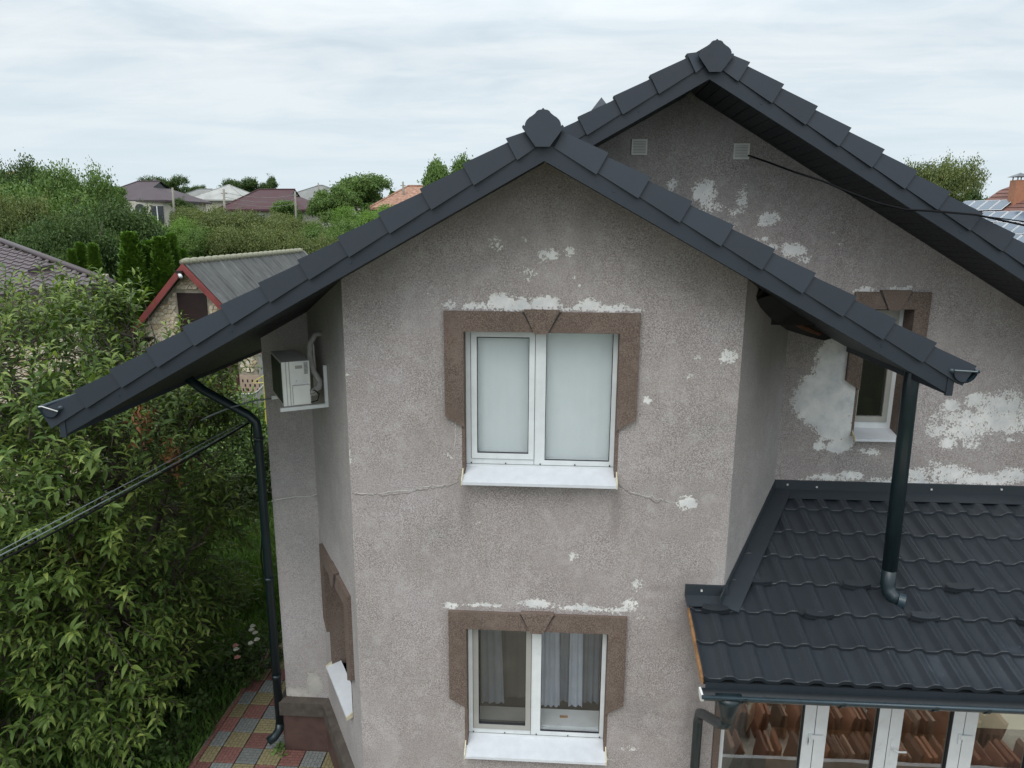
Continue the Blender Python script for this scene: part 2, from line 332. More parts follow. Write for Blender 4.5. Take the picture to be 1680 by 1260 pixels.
def subdiv(bps, step):
    o = []
    for a, b in zip(bps[:-1], bps[1:]):
        n = max(1, int(math.ceil((b-a)/step))); o += [a+(b-a)*i/n for i in range(n)]
    return o+[bps[-1]]
def inv(P, A, eu):   # pixel patches placed on this wall's own plane
    return None
def wallgrid(A, B, zb, ztop, zflat, holes, blobs, stain_shade_blobs=(), mat='wall', step=0.045, name='wall', ubreaks=()):
    A = np.array(A, float); B = np.array(B, float); Lw = np.linalg.norm(B-A); t = (B-A)/Lw; nrm = np.array([t[1], -t[0]])
    if nrm@A > 0: nrm = -nrm if nrm[1] > 0 else nrm
    us = sorted(set([0, Lw] + [h[0] for h in holes] + [h[1] for h in holes] + list(ubreaks)))
    zs = sorted(set([zb, zflat] + [h[2] for h in holes] + [h[3] for h in holes]))
    us = subdiv(us, step); zs = subdiv(zs, step); nt_ = max(1, int((max(ztop(*(A+t*u)) for u in us)-zflat)/step))
    pts = []
    for k in range(len(zs)+nt_):
        for u in us:
            x, y = A+t*u
            if k < len(zs): z = zs[k]
            else: z = zflat + (max(zflat+0.001, ztop(x, y))-zflat)*(k-len(zs)+1)/nt_
            pts.append((x, y, z, u))
    P = np.array(pts); fld = np.zeros(len(P)); sfl = np.zeros(len(P))
    def conv(b):
        px, py, rx, ry, s = b; d = ray(px, py); k = (nrm@A)/(nrm@d[:2]); q = d*k; sc = FPX/(q@_f)
        return (q[:2]-A)@t, q[2], rx/sc, ry/sc, s
    for b in blobs:
        u, z, ru, rz, s = conv(b); d2 = ((P[:, 3]-u)/ru)**2 + ((P[:, 2]-z)/rz)**2
        fld = np.maximum(fld, s*np.clip(1.0-0.5*d2, 0, 1))
    for b in stain_shade_blobs:
        u, z, ru, rz, s = conv(b); d2 = ((P[:, 3]-u)/ru)**2 + ((P[:, 2]-z)/rz)**2
        sfl = np.maximum(sfl, s*np.clip(1.0-0.5*d2, 0, 1))
    mb = MB(); mb.v = [tuple(p[:3]) for p in P]; n = len(us)
    for k in range(len(zs)+nt_-1):
        for i in range(n-1):
            uc = (us[i]+us[i+1])/2; zc = (P[k*n+i, 2]+P[(k+1)*n+i, 2])/2
            if any(h[0] < uc < h[1] and h[2] < zc < h[3] for h in holes): continue
            a = k*n+i; mb.f.append((a, a+1, a+1+n, a+n)); mb.mi.append(0)
    me = mb.mesh(name, mat)
    at = me.attributes.new('patch', 'FLOAT', 'POINT'); at.data.foreach_set('value', fld.astype(np.float32))
    at = me.attributes.new('stain_shade', 'FLOAT', 'POINT'); at.data.foreach_set('value', sfl.astype(np.float32))
    return link('wall', me, house)
frontblobs = [(812,398,13,11,.62),(820,408,7,7,.6),(862,388,7,16,.42),(900,417,16,9,.95),(890,424,10,7,.7),(935,412,10,8,.66),(868,450,18,16,.44),(945,455,6,6,.6),(951,470,4,4,.7),
 (738,500,14,8,.85),(790,503,35,7,.9),(822,496,24,15,1.05),(850,500,34,10,1),(893,498,26,12,1.1),(930,507,34,5,.8),(968,500,20,10,1),(1008,506,46,6,.95),(1045,507,10,4,.9),
 (1127,825,16,13,.9),(1145,586,9,7,.56),(1195,585,15,12,.92),(1060,657,8,6,1),(1130,615,10,8,.45),(940,912,7,8,.9),(782,858,4,7,.8),(1045,960,9,15,.66),(1035,990,14,9,.7),(1048,1012,8,6,.75),(1110,640,4,4,.6),
 (738,993,15,5,1),(790,992,32,5,.85),(880,990,30,7,.95),(960,998,48,6,.95),(1015,1001,24,6,.95),(574,750,5,14,.7),(745,690,5,12,.55),(570,615,4,22,.55),(735,600,5,14,.45),(590,860,5,6,.5),(1000,1245,14,6,.5),(735,745,10,16,.4),(700,480,6,10,.3),(1032,1228,22,6,.5)]
front_stain_shade = [(1130,1000,30,60,.5),(1090,965,20,8,.5),(1140,1100,16,120,.55),(560,1240,50,20,.4),(890,310,330,70,.55),(600,480,60,40,.35),(1190,460,60,40,.35),(764,835,8,40,.55),(1010,840,9,45,.55),(885,815,110,14,.35),(880,1248,110,8,.4),(735,700,8,50,.3),(900,350,260,60,.22)]  # drips below sills; gable-top blobs paint the eave shade into the wall colour
wf = wallgrid((XA, YF), (XB, YF), G, lambda x, y: min(zl(x), zr(x))+0.06, -0.55,
              [(-.873-XA, .628-XA, -2.47, -1.0), (-.873-XA, .628-XA, -5.65, -4.185)], frontblobs, front_stain_shade)
mainblobs = [(1102,303,9,13,.85),(1155,315,20,20,.92),(1168,340,24,9,.66),(1218,328,11,26,.62),(1205,350,9,9,.66),(1262,358,20,11,.88),(1250,368,8,6,.8),(1255,392,6,5,.9),(1262,407,14,8,.85),(1300,410,22,12,.9),(1320,425,13,7,.75),(1376,398,10,8,.36),(1367,380,8,6,.45),(1240,395,10,10,.4),(1120,340,14,14,.5),
 (1420,480,20,9,1),(1480,474,26,6,.62),(1385,560,24,34,1.5),(1368,600,28,42,1.5),(1352,655,44,42,1.6),(1372,700,32,22,1.4),(1390,640,26,60,1.3),(1343,732,9,8,1.2),(1375,733,20,10,1.3),(1394,722,8,12,1.1),
 (1430,742,15,6,.85),(1413,740,6,5,.8),(1560,665,14,10,1.1),(1600,655,16,12,1.1),(1642,668,44,26,.86),(1600,688,56,18,.82),(1550,708,34,14,.72),(1640,692,60,20,.9),(1585,706,30,22,.85),(1555,728,14,10,1),(1592,728,18,10,.7),(1660,722,14,5,.75),(1655,648,28,10,.7),(1530,700,18,18,.58),(1540,680,16,12,.5),
 (1355,783,28,7,.85),(1395,780,26,9,.85),(1455,789,34,6,.8),(1505,776,26,9,.85),(1560,776,34,15,.92),(1605,787,70,10,.95),(1662,780,34,14,.85),(1535,760,14,9,.6),(1490,706,8,7,.85),(1484,730,8,16,.7),(1500,790,40,5,1.0),(1320,788,14,4,.6),(1600,560,10,10,.2),(1350,490,14,16,.35),(1190,370,40,22,.35)]
mh = (3.618, 4.13, -2.40, -0.915)
X1 = 1.85
wallgrid((X1, YM), (5.35, YM), G, lambda x, y: zm(x)+0.06, -0.90, [(mh[0]-X1, mh[1]-X1, mh[2]-0.04, mh[3])], mainblobs, [(1300,600,18,120,.25)])
wallgrid((5.35, YM), (8.4, YM), G, lambda x, y: zm(x)+0.06, -2.9, [], mainblobs)
wallgrid((-0.6, YM), (X1, YM), -0.5, lambda x, y: min(zl(x), zm(x))+0.06, -0.2, [], mainblobs, [])
wallgrid((XL, YM), (CLx, YM), G, lambda x, y: zl(x)+0.05, -2.45, [], [(487,1136,24,10,1.05),(516,1122,13,24,1.05),(470,1140,10,6,.9)], [(480,700,60,60,.3)], 'wall_soft')
tL = np.array([CLx-XA, YM-YF]); LL = np.linalg.norm(tL); tL /= LL
tR = np.array([CRx-XB, YM-YF]); LR = np.linalg.norm(tR); tR /= LR
wallgrid((XA, YF), (CLx, YM), G, lambda x, y: zl(x)+0.05, -2.2, [(0.43, 1.53, -5.64, -4.185)], [], [(550,1200,40,40,.5),(545,560,40,50,.4)], 'wall_soft')
wallgrid((XB, YF), (CRx, YM), G, lambda x, y: zr(x)+0.05, -1.9, [], [], [(1260,560,60,60,.5)], 'wall_soft')
mb = MB()
mb.prism([(XL, YM+0.008, G), (XL, YM+0.008, zl(XL)+0.05), (XL, YB, zl(XL)+0.05), (XL, YB, G)], (0.05, 0, 0))
mb.prism([(8.4, YM+0.008, G), (8.4, YM+0.008, zm(8.4)+0.05), (8.4, YB, zm(8.4)+0.05), (8.4, YB, G)], (-0.05, 0, 0))
mb.prism([(XL, YB, G), (8.4, YB, G), (8.4, YB, zm(8.4)), (1.46, YB, 1.42), (XL, YB, zl(XL))], (0, 0.05, 0))
part('wall', mb, 'wall_soft', house)
# plaster cracks
def crack(pts, Y, mat, seed, name='plaster_crack', r=0.0026):
    rr = random.Random(seed); P = [atY(*p, Y) for p in pts]; o = []
    for a, b in zip(P[:-1], P[1:]):
        n = max(3, int(np.linalg.norm(b-a)/0.03))
        for i in range(n):
            q = a+(b-a)*i/n; q = q+np.array([rr.gauss(0, .004), 0, rr.gauss(0, .009)]); q[1] = Y-0.001; o.append(q)
    mb = MB(); mb.tube(o, [r*rr.uniform(.4, 1.3) for _ in o], 4); part(name, mb, mat, house)
crack([(578,811),(600,811),(625,814),(660,811),(690,803),(720,800),(740,797),(758,788)], YF, 'crack', 1)
crack([(580,808),(625,810),(690,800),(745,793)], YF, 'crackw', 2, r=0.0035)
crack([(1011,793),(1030,808),(1050,812),(1075,822),(1100,824)], YF, 'crack', 3)
crack([(1035,808),(1060,814),(1115,826)], YF, 'crackw', 4)
crack([(745,738),(748,700),(740,670)], YF, 'crackw', 5, r=0.003)

# ---- window surrounds and windows
def surround(F, W, zb, zt, out, parent, far=None, keyc=None):
    # brown lintel with stepped jambs and a keystone; opening is u 0..W, z zb..zt
    ol, orr = out; top = zt+0.195; n1 = zt-0.85; n2 = zt-0.96
    mb = MB()
    F.poly(mb, [(-ol, top), (-ol, n1), (0, n2), (0, zt), (W, zt), (W, n2), (W+orr, n1), (W+orr, top)][::-1], 0.0, 0.045)
    s = part('surround', mb, 'trim', parent)
    # brown reveals
    mb = MB()
    for u0, u1, z0, z1 in ((-0.03, 0.0, zb-0.05, zt), (W, W+0.03, zb-0.05, zt), (0, W, zt, zt+0.03)): F.box(mb, u0, u1, z0, z1, -0.30, 0.002)
    part('reveal', mb, 'trim', parent)
    kc = keyc if keyc is not None else W/2
    mb = MB(); F.poly(mb, [(kc-0.175, top+0.022), (kc-0.07, zt-0.012), (kc+0.055, zt-0.012), (kc+0.17, top+0.022)], 0.0, 0.07)
    part('keystone', mb, 'trim', parent)
    mb = MB()
    for sgn, a, b in ((-1, kc-0.175, kc-0.07), (1, kc+0.17, kc+0.055)):
        F.poly(mb, [(a, top+0.0), (b, zt+0.003), (b+sgn*0.012, zt+0.003), (a+sgn*0.014, top+0.0)], 0.045, 0.0475)
    part('keystone_joint', mb, 'gasket', parent)
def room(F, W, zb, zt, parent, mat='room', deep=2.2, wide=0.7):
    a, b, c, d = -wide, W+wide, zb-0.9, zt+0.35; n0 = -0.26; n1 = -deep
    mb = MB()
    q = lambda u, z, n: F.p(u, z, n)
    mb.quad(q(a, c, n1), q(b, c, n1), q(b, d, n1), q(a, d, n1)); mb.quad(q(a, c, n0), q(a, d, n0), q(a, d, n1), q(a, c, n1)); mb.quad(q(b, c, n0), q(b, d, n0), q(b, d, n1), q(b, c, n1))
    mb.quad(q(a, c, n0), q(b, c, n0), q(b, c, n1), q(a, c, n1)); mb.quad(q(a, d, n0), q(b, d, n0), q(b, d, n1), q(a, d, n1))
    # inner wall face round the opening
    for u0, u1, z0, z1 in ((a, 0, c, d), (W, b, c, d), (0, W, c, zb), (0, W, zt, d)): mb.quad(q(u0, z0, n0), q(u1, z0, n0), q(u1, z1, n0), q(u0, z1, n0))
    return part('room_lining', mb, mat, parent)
def ring(F, mb, u0, u1, z0, z1, wl, wr, wb, wt, n0, n1, mi=0):
    F.box(mb, u0, u0+wl, z0, z1, n0, n1, mi); F.box(mb, u1-wr, u1, z0, z1, n0, n1, mi)
    F.box(mb, u0+wl, u1-wr, z0, z0+wb, n0, n1, mi); F.box(mb, u0+wl, u1-wr, z1-wt, z1, n0, n1, mi)
def sillmesh(F, W, zb, parent, over=0.02, drop=0.085, projl=0.125):
    mb = MB()
    F_ = F
    mb.prism([F.p(-over, zb-0.0, -0.12), F.p(-over, zb-drop, projl), F.p(-over, zb-drop-0.03, projl), F.p(-over, zb-0.03-0.0, -0.12)], F.eu*(W+2*over))
    s = part('sill', mb, 'sill', parent)
    for u in (-over-0.008, W+over-0.004):
        mb = MB(); mb.prism([F.p(u, zb+0.02, 0.0), F.p(u, zb-drop+0.012, projl+0.004), F.p(u, zb-drop-0.034, projl+0.004), F.p(u, zb-0.045, 0.0)], F.eu*0.012)
        part('end_cap', mb, 'sill_end', s)
    mb = MB()
    for k in range(5):
        F.box(mb, W*(0.03+0.235*k), W*(0.03+0.235*k)+0.012, zb+0.035, zb+0.047, -0.118, -0.108)
    part('fixing', mb, 'gasket', s)
    return s
def bigwindow(F, W, zb, zt, upper, label):
    H = zt-zb
    win = link('window', None, house, tuple(F.p(W/2, zb)), label=label)
    surround(F, W, zb, zt, (0.19, 0.19), win, keyc=W/2+0.005)
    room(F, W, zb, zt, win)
    sillmesh(F, W, zb, win)
    mb = MB(); fr = -0.12; bk = -0.19
    ring(F, mb, 0, W, zb, zt, 0.052, 0.045, 0.085, 0.02, bk, fr)
    F.box(mb, 0.695, 0.80, zb+0.085, zt-0.02, bk, fr)
    part('frame', mb, 'pvc', win)
    mb = MB(); F.box(mb, 0.690, 0.6935, zb+0.03, zt, fr, fr+0.003); F.box(mb, 0.048, 0.0515, zb+0.085, zt, fr, fr+0.003); F.box(mb, 0.05, 0.69, zb+0.085, zb+0.088, fr, fr+0.0030)
    F.box(mb, 0, W, zb+0.028, zb+0.031, fr, fr+0.0025)
    part('seal', mb, 'gasket', win)
    sm = 'pvc' if upper else 'pvc_grey'
    mb = MB(); ring(F, mb, 0.054, 0.690, zb+0.09, zt-0.022, 0.058, 0.056, 0.06, 0.05, bk+0.01, fr+0.012); part('sash', mb, sm, win)
    ga, gb, gz0, gz1 = 0.112, 0.634, zb+0.15, zt-0.072
    mb = MB(); ring(F, mb, ga, gb, gz0, gz1, 0.006, 0.006, 0.006, 0.010, fr-0.02, fr+0.0125); ring(F, mb, 0.80, W-0.045, zb+0.085, zt-0.02, 0.006, 0.006, 0.006, 0.006, fr-0.02, fr+0.0015)
    part('gasket', mb, 'gasket', win)
    mb = MB(); mb.quad(F.p(ga, gz0, -0.145), F.p(gb, gz0, -0.145), F.p(gb, gz1, -0.145), F.p(ga, gz1, -0.145)); part('pane', mb, 'glass' if upper else 'glass_net', win)
    mb = MB(); mb.quad(F.p(0.80, zb+0.085, -0.14), F.p(W-0.045, zb+0.085, -0.14), F.p(W-0.045, zt-0.02, -0.14), F.p(0.80, zt-0.02, -0.14)); part('pane', mb, 'glass', win)
    if upper:
        mb = MB(); n = 26
        for (a, b) in ((0.09, 0.66), (0.79, W-0.03)):
            k = len(mb.v)
            for i in range(n+1):
                u = a+(b-a)*i/n; o = 0.004*math.sin(i*0.7)+0.003*math.sin(i*1.9)
                mb.v += [tuple(F.p(u, zb+0.06, -0.215+o)), tuple(F.p(u, zt, -0.215))]
            for i in range(n): mb.f.append((k+2*i, k+2*i+2, k+2*i+3, k+2*i+1)); mb.mi.append(0)
        part('roller_blind', mb, 'blind', win, smooth=True)
    else:
        def curtain(a, b, zlow, nn, mat, waves, amp, taper=0.0, seed=0):
            mb = MB(); n = int((b-a)/0.012); k0 = 0; rr = random.Random(seed); ph = [rr.uniform(0, 6) for _ in range(3)]
            for i in range(n+1):
                for j in range(7):
                    t = j/6; u = a+(b-a)*i/n; u2 = u + taper*(1-t)*(i/n)
                    o = amp*(math.sin(i/n*waves*6.28+ph[0])+0.5*math.sin(i/n*waves*2.3*6.28+ph[1]+t))
                    mb.v.append(tuple(F.p(u2, zlow+(zt+0.1-zlow)*t, nn+o)))
            for i in range(n):
                for j in range(6): q = i*7+j; mb.f.append((q, q+7, q+8, q+1)); mb.mi.append(0)
            part('curtain', mb, mat, win, smooth=True)
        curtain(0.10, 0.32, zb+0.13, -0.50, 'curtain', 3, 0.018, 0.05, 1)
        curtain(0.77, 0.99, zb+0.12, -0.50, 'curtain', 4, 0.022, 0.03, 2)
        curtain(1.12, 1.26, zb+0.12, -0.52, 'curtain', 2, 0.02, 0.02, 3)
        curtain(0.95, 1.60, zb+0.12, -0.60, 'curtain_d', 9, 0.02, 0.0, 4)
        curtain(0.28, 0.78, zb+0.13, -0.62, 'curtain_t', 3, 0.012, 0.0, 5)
        mb = MB(); F.box(mb, 0.0, W, zb+0.07, zb+0.10, -0.48, -0.195); part('inner_sill', mb, 'pvc', win)
        mb = MB(); F.box(mb, 1.02, 1.11, zb+0.10, zb+0.112, -0.36, -0.33); part('wooden_scrap', mb, 'rawwood', win)
    return win
FU = FR((-.873, YF, 0), (1, 0, 0), (0, -1, 0))
bigwindow(FU, 1.501, -2.42, -1.0, True, 'upper window with pale blinds behind both panes')
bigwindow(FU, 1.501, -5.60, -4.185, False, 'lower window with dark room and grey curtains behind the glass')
# window in the right wall
FM = FR((mh[0], YM, 0), (1, 0, 0), (0, -1, 0)); W = mh[1]-mh[0]
win = link('window', None, house, (mh[0], YM, mh[2]), label='narrow upper window half hidden behind the front roof edge')
surround(FM, W, mh[2], mh[3], (0.165, 0.17), win, keyc=0.285); room(FM, W, mh[2], mh[3], win)
mb = MB(); ring(FM, mb, 0, W, mh[2], mh[3], 0.03, 0.05, 0.075, 0.03, -0.27, -0.20); part('frame', mb, 'pvc', win)
mb = MB(); ring(FM, mb, 0.03, W-0.052, mh[2]+0.077, mh[3]-0.035, 0.06, 0.062, 0.07, 0.09, -0.26, -0.188); part('sash', mb, 'pvc_grey', win)
mb = MB(); q = (0.09, W-0.114, mh[2]+0.147, mh[3]-0.125); mb.quad(FM.p(q[0], q[2], -0.215), FM.p(q[1], q[2], -0.215), FM.p(q[1], q[3], -0.215), FM.p(q[0], q[3], -0.215)); part('pane', mb, 'glass_net', win)
mb = MB(); mb.prism([FM.p(-0.015, mh[2], -0.2), FM.p(-0.015, mh[2]-0.055, 0.11), FM.p(-0.015, mh[2]-0.085, 0.11), FM.p(-0.015, mh[2]-0.03, -0.2)], FM.eu*(W+0.03)); s = part('sill', mb, 'sill', win)
for u in (-0.022, W+0.012):
    mb = MB(); mb.prism([FM.p(u, mh[2]+0.02, 0.0), FM.p(u, mh[2]-0.045, 0.115), FM.p(u, mh[2]-0.088, 0.115), FM.p(u, mh[2]-0.04, 0)], FM.eu*0.012)
    part('end_cap', mb, 'sill_end', s)
# window in the left angled wall
nL = np.array([-tL[1], tL[0], 0.0]); nL = nL if nL[1] < 0 else -nL
FC = FR((XA, YF, 0), (tL[0], tL[1], 0), nL)
FC2 = FR(FC.p(0.43, 0), FC.eu, FC.en); W = 1.10
win = link('window', None, house, tuple(FC2.p(0.5, -5.6)), label='ground floor window in the angled side wall seen edge on')
surround(FC2, W, -5.60, -4.185, (0.19, 0.19), win, keyc=0.53); room(FC2, W, -5.60, -4.185, win, wide=0.1, deep=0.9)
sillmesh(FC2, W, -5.60, win, drop=0.035, projl=0.075, over=0.0)
mb = MB(); ring(FC2, mb, 0, W, -5.6, -4.185, 0.05, 0.05, 0.08, 0.03, -0.25, -0.19); FC2.box(mb, 0.51, 0.59, -5.52, -4.215, -0.25, -0.19); part('frame', mb, 'pvc', win)
for a, b in ((0.05, 0.51), (0.59, W-0.05)):
    mb = MB(); mb.quad(FC2.p(a, -5.52, -0.22), FC2.p(b, -5.52, -0.22), FC2.p(b, -4.215, -0.22), FC2.p(a, -4.215, -0.22)); part('pane', mb, 'glass', win)

# ---- plinth
nR = np.array([tR[1], -tR[0], 0.0]); nR = nR if nR[1] < 0 else -nR
def offset_path(P, d):
    o = []
    for i, p in enumerate(P):
        ns = []
        for a, b in ((P[i-1], p) if i > 0 else (None, None), (p, P[i+1]) if i < len(P)-1 else (None, None)):
            if a is None: continue
            t = np.array(b)-np.array(a); t = t/np.linalg.norm(t); ns.append(np.array([t[1], -t[0]]))
        n = sum(ns); n = n/np.linalg.norm(n); o.append(np.array(p)+n*d/max(0.5, n@ns[0]))
    return o
foot = [(XL, YB), (XL, YM), (CLx, YM), (XA, YF), (XB, YF), (CRx, YM), (8.4, YM)]
def band(d0, d1, z0, z1, mat, name, slope=0.0):
    A = offset_path(foot, d0); B = offset_path(foot, d1); mb = MB()
    for i in range(len(foot)-1):
        a, b, c, d = A[i], A[i+1], B[i+1], B[i]
        z1b = z1-slope
        vs = [(*a, z0), (*b, z0), (*c, z0), (*d, z0), (*a, z1), (*b, z1), (*c, z1b), (*d, z1b)]
        k = len(mb.v); mb.v += vs
        mb.f += [(k+3, k+2, k+6, k+7), (k+7, k+6, k+5, k+4), (k, k+1, k+2, k+3)]; mb.mi += [0, 0, 0]
    return part(name, mb, mat, house)
band(0.0, 0.055, G, -6.60, 'plinth', 'plinth')
band(0.0, 0.10, -6.60, -6.37, 'ledge', 'plinth_ledge', 0.03)
mb = MB(); A = offset_path(foot, 0.0575)
for i in (0, 1, 2, 3, 4):
    a, b = A[i], A[i+1]; mb.quad((*a, -6.915), (*b, -6.915), (*b, -6.908), (*a, -6.908))
part('plinth_joint', mb, 'ledge', house)

# ---- roofs
roof = link('roof', None, house, (ridF[0], 6.2, 0))
TOP = 0.36
def slab(x0, x1, f, y0, y1, name='roof_slope'):
    mb = MB(); mb.prism([(x0, y0, f(x0)+0.05), (x1, y0, f(x1)+0.05), (x1, y0, f(x1)+TOP-0.03), (x0, y0, f(x0)+TOP-0.03)], (0, y1-y0, 0))
    return part(name, mb, 'anth_roof', roof)
slab(EL, ridF[0], zl, 6.28, YB+0.4); slab(ridF[0], ridM[0], zl, 7.53, YB+0.4); slab(ridM[0], 8.6, zm, 7.53, YB+0.4)
slab(ridF[0], ER, zr, 6.28, YM-0.02)
# stepped tile courses on the visible-side slopes (low relief)
def verge_mesh(L, w_up=0.158, w_lo=0.193, proud=0.014, hang=0.0):
    mb = MB(); b0 = 0.118
    # s = down slope, n = up from slope, y = towards the house
    pts = [(0, b0+0.012, 0.010), (L, b0-0.006, -proud), (L, b0+w_lo, -proud), (0, b0+w_up, 0.010)]
    P = [(s, y, n) for s, n, y in pts]; Q = [(s, 0.11, n) for s, n, y in pts]
    k = 0; mb.v = P+Q
    mb.f = [(0, 1, 2, 3), (3, 2, 6, 7), (1, 5, 6, 2), (0, 3, 7, 4), (0, 4, 5, 1), (4, 7, 6, 5)]; mb.mi = [0]*6
    return mb.mesh('verge_tile', 'anth')
def verge_run(x_tip, x_top, f, slope, Y, dx, sgn, start=None):
    ang = math.atan(slope); me = verge_mesh(dx/math.cos(ang)+0.012); x = x_tip
    while (x - x_top)*sgn > 0.05:
        xt = x - sgn*dx; m_ = me
        if (xt-x_top)*sgn < 0: xt = x_top; m_ = verge_mesh(abs(x-xt)/math.cos(ang)+0.012)
        o = link('verge_tile', m_, roof, (xt, Y, f(xt)))
        if sgn > 0: o.rotation_euler = (0, ang, 0)
        else: o.scale = (-1, 1, 1); o.rotation_euler = (0, -ang, 0)
        o.rotation_euler.y += random.uniform(-0.004, 0.004)
        x = xt
verge_run(-4.655, -0.107, zl, 0.553, 6.195, 0.3655, -1)
verge_run(3.45, -0.107, zr, 0.547, 6.195, 0.3540, 1)
verge_run(ridM[0]+0.200+0.3365*18, ridM[0], zm, 0.592, 7.445, 0.3365, 1)
verge_run(-0.33+0.0, ridM[0], zl, 0.553, 7.445, 0.343, -1)
def board(x0, x1, f, Y, h=0.148):
    mb = MB(); mb.prism([(x0, Y, f(x0)), (x1, Y, f(x1)), (x1, Y, f(x1)+h), (x0, Y, f(x0)+h)], (0, 0.03, 0)); part('barge_board', mb, 'anth_board', roof)
    mb = MB(); n = int(abs(x1-x0)/0.9)
    for i in range(n):
        x = x0+(x1-x0)*(i+0.5)/n; mb.box(x-0.007, x+0.007, Y-0.006, Y, f(x)+0.07, f(x)+0.084)
    part('screw', mb, 'gutter', roof)
board(-4.60, ridF[0], zl, 6.215); board(ridF[0], 3.40, zr, 6.215); board(0.12, ridM[0], zl, 7.465); board(ridM[0], 8.6, zm, 7.465)
# little vertical end pieces of the barge boards
mb = MB(); mb.prism([(-4.66, 6.205, -1.985), (-4.60, 6.205, -1.985), (-4.60, 6.205, -1.76), (-4.66, 6.205, -1.79)], (0, 0.03, 0)); part('barge_end', mb, 'anth_board', roof)
mb = MB(); mb.prism([(3.40, 6.205, -1.42), (3.455, 6.205, -1.42), (3.455, 6.205, -1.22), (3.40, 6.205, -1.20)], (0, 0.03, 0)); part('barge_end', mb, 'anth_board', roof)
# eave fascias running back
mb = MB(); mb.box(-4.655, -4.63, 6.25, YB+0.4, -1.985, -1.70); part('eave_fascia', mb, 'anth_board', roof)
mb = MB(); mb.box(3.43, 3.455, 6.25, YM, -1.42, -1.12); part('eave_fascia', mb, 'anth_board', roof)
# soffit boards: narrow planks between the barge board and the wall
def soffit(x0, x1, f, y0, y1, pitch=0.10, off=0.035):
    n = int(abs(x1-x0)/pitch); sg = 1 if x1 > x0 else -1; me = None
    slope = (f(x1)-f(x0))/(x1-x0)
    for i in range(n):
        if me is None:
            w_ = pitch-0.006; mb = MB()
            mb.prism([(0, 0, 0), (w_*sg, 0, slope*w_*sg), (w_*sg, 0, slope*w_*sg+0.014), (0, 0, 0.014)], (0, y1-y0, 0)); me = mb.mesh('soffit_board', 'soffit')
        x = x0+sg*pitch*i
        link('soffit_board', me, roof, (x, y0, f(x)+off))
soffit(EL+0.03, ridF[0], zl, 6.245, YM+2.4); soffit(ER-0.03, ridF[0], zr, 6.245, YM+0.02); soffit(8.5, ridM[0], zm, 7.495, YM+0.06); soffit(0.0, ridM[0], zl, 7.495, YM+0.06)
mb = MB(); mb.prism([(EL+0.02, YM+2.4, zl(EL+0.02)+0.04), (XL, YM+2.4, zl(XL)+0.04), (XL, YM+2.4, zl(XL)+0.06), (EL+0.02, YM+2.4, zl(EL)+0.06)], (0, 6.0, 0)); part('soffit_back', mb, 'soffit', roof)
# ridge end plates, ridge tubes
def ridge(xc, zb_, Y, s, y1, xskew=0.0):
    pts = [(-.058, 0), (.058, 0), (.168, .146), (.172, .158), (.160, .172), (.150, .163), (.146, .185), (.134, .208), (.112, .229), (.088, .243), (.066, .260), (.052, .278), (.036, .287), (.010, .291), (.006, .300), (-.006, .300), (-.010, .291), (-.036, .287), (-.052, .278), (-.066, .260), (-.088, .243), (-.112, .229), (-.134, .208), (-.146, .185), (-.150, .163), (-.160, .172), (-.172, .158), (-.168, .146)]
    mb = MB(); mb.prism([(xc+a*s, Y, zb_+b*s) for a, b in pts], (0, 0.022, 0)); c = part('ridge_end_plate', mb, 'anth', roof)
    arc = [(.165, .140), (.148, .185), (.12, .225), (.075, .255), (0, .285), (-.075, .255), (-.12, .225), (-.148, .185), (-.165, .140)]
    mb = MB(); n = int((y1-Y)/0.36)+1
    for k in range(n):
        a = Y+0.024+(y1-Y)*k/n; b = Y+0.024+(y1-Y)*(k+1)/n+0.0; g = 0.90
        g2 = 0.94
        for (p, q) in zip(arc[:-1], arc[1:]):
            mb.quad((xc+p[0]*s*g2, a, zb_+p[1]*s*g2), (xc+q[0]*s*g2, a, zb_+q[1]*s*g2), (xc+q[0]*s*g, b, zb_+q[1]*s*g), (xc+p[0]*s*g, b, zb_+p[1]*s*g))
    part('ridge_cap', mb, 'anth', roof)
ridge(-0.122, 0.637, 6.150, 1.0, 7.6); ridge(1.498, 1.450, 7.405, 0.97, YB)
# sheet metal vent with pointed cap on the left slope
mb = MB(); bx, by, bz = 0.50, 9.0, 0.5+zl(0.5)+0.2
bz = zl(0.5)+0.30
mb.box(bx-0.055, bx+0.055, by-0.055, by+0.055, bz-0.15, bz+0.14); vp = part('roof_vent', mb, 'anth', roof)
mb = MB(); t = (bx+0.01, by, 1.49); q = [(bx-0.165, by-0.14, 1.255), (bx+0.165, by-0.14, 1.275), (bx+0.165, by+0.14, 1.275), (bx-0.165, by+0.14, 1.255)]
for i in range(4): mb.face([q[i], q[(i+1) % 4], t])
for i in range(4): a, b = q[i], q[(i+1) % 4]; mb.quad(a, b, (b[0], b[1], b[2]-0.03), (a[0], a[1], a[2]-0.03))
part('pointed_cap', mb, 'anth', vp)

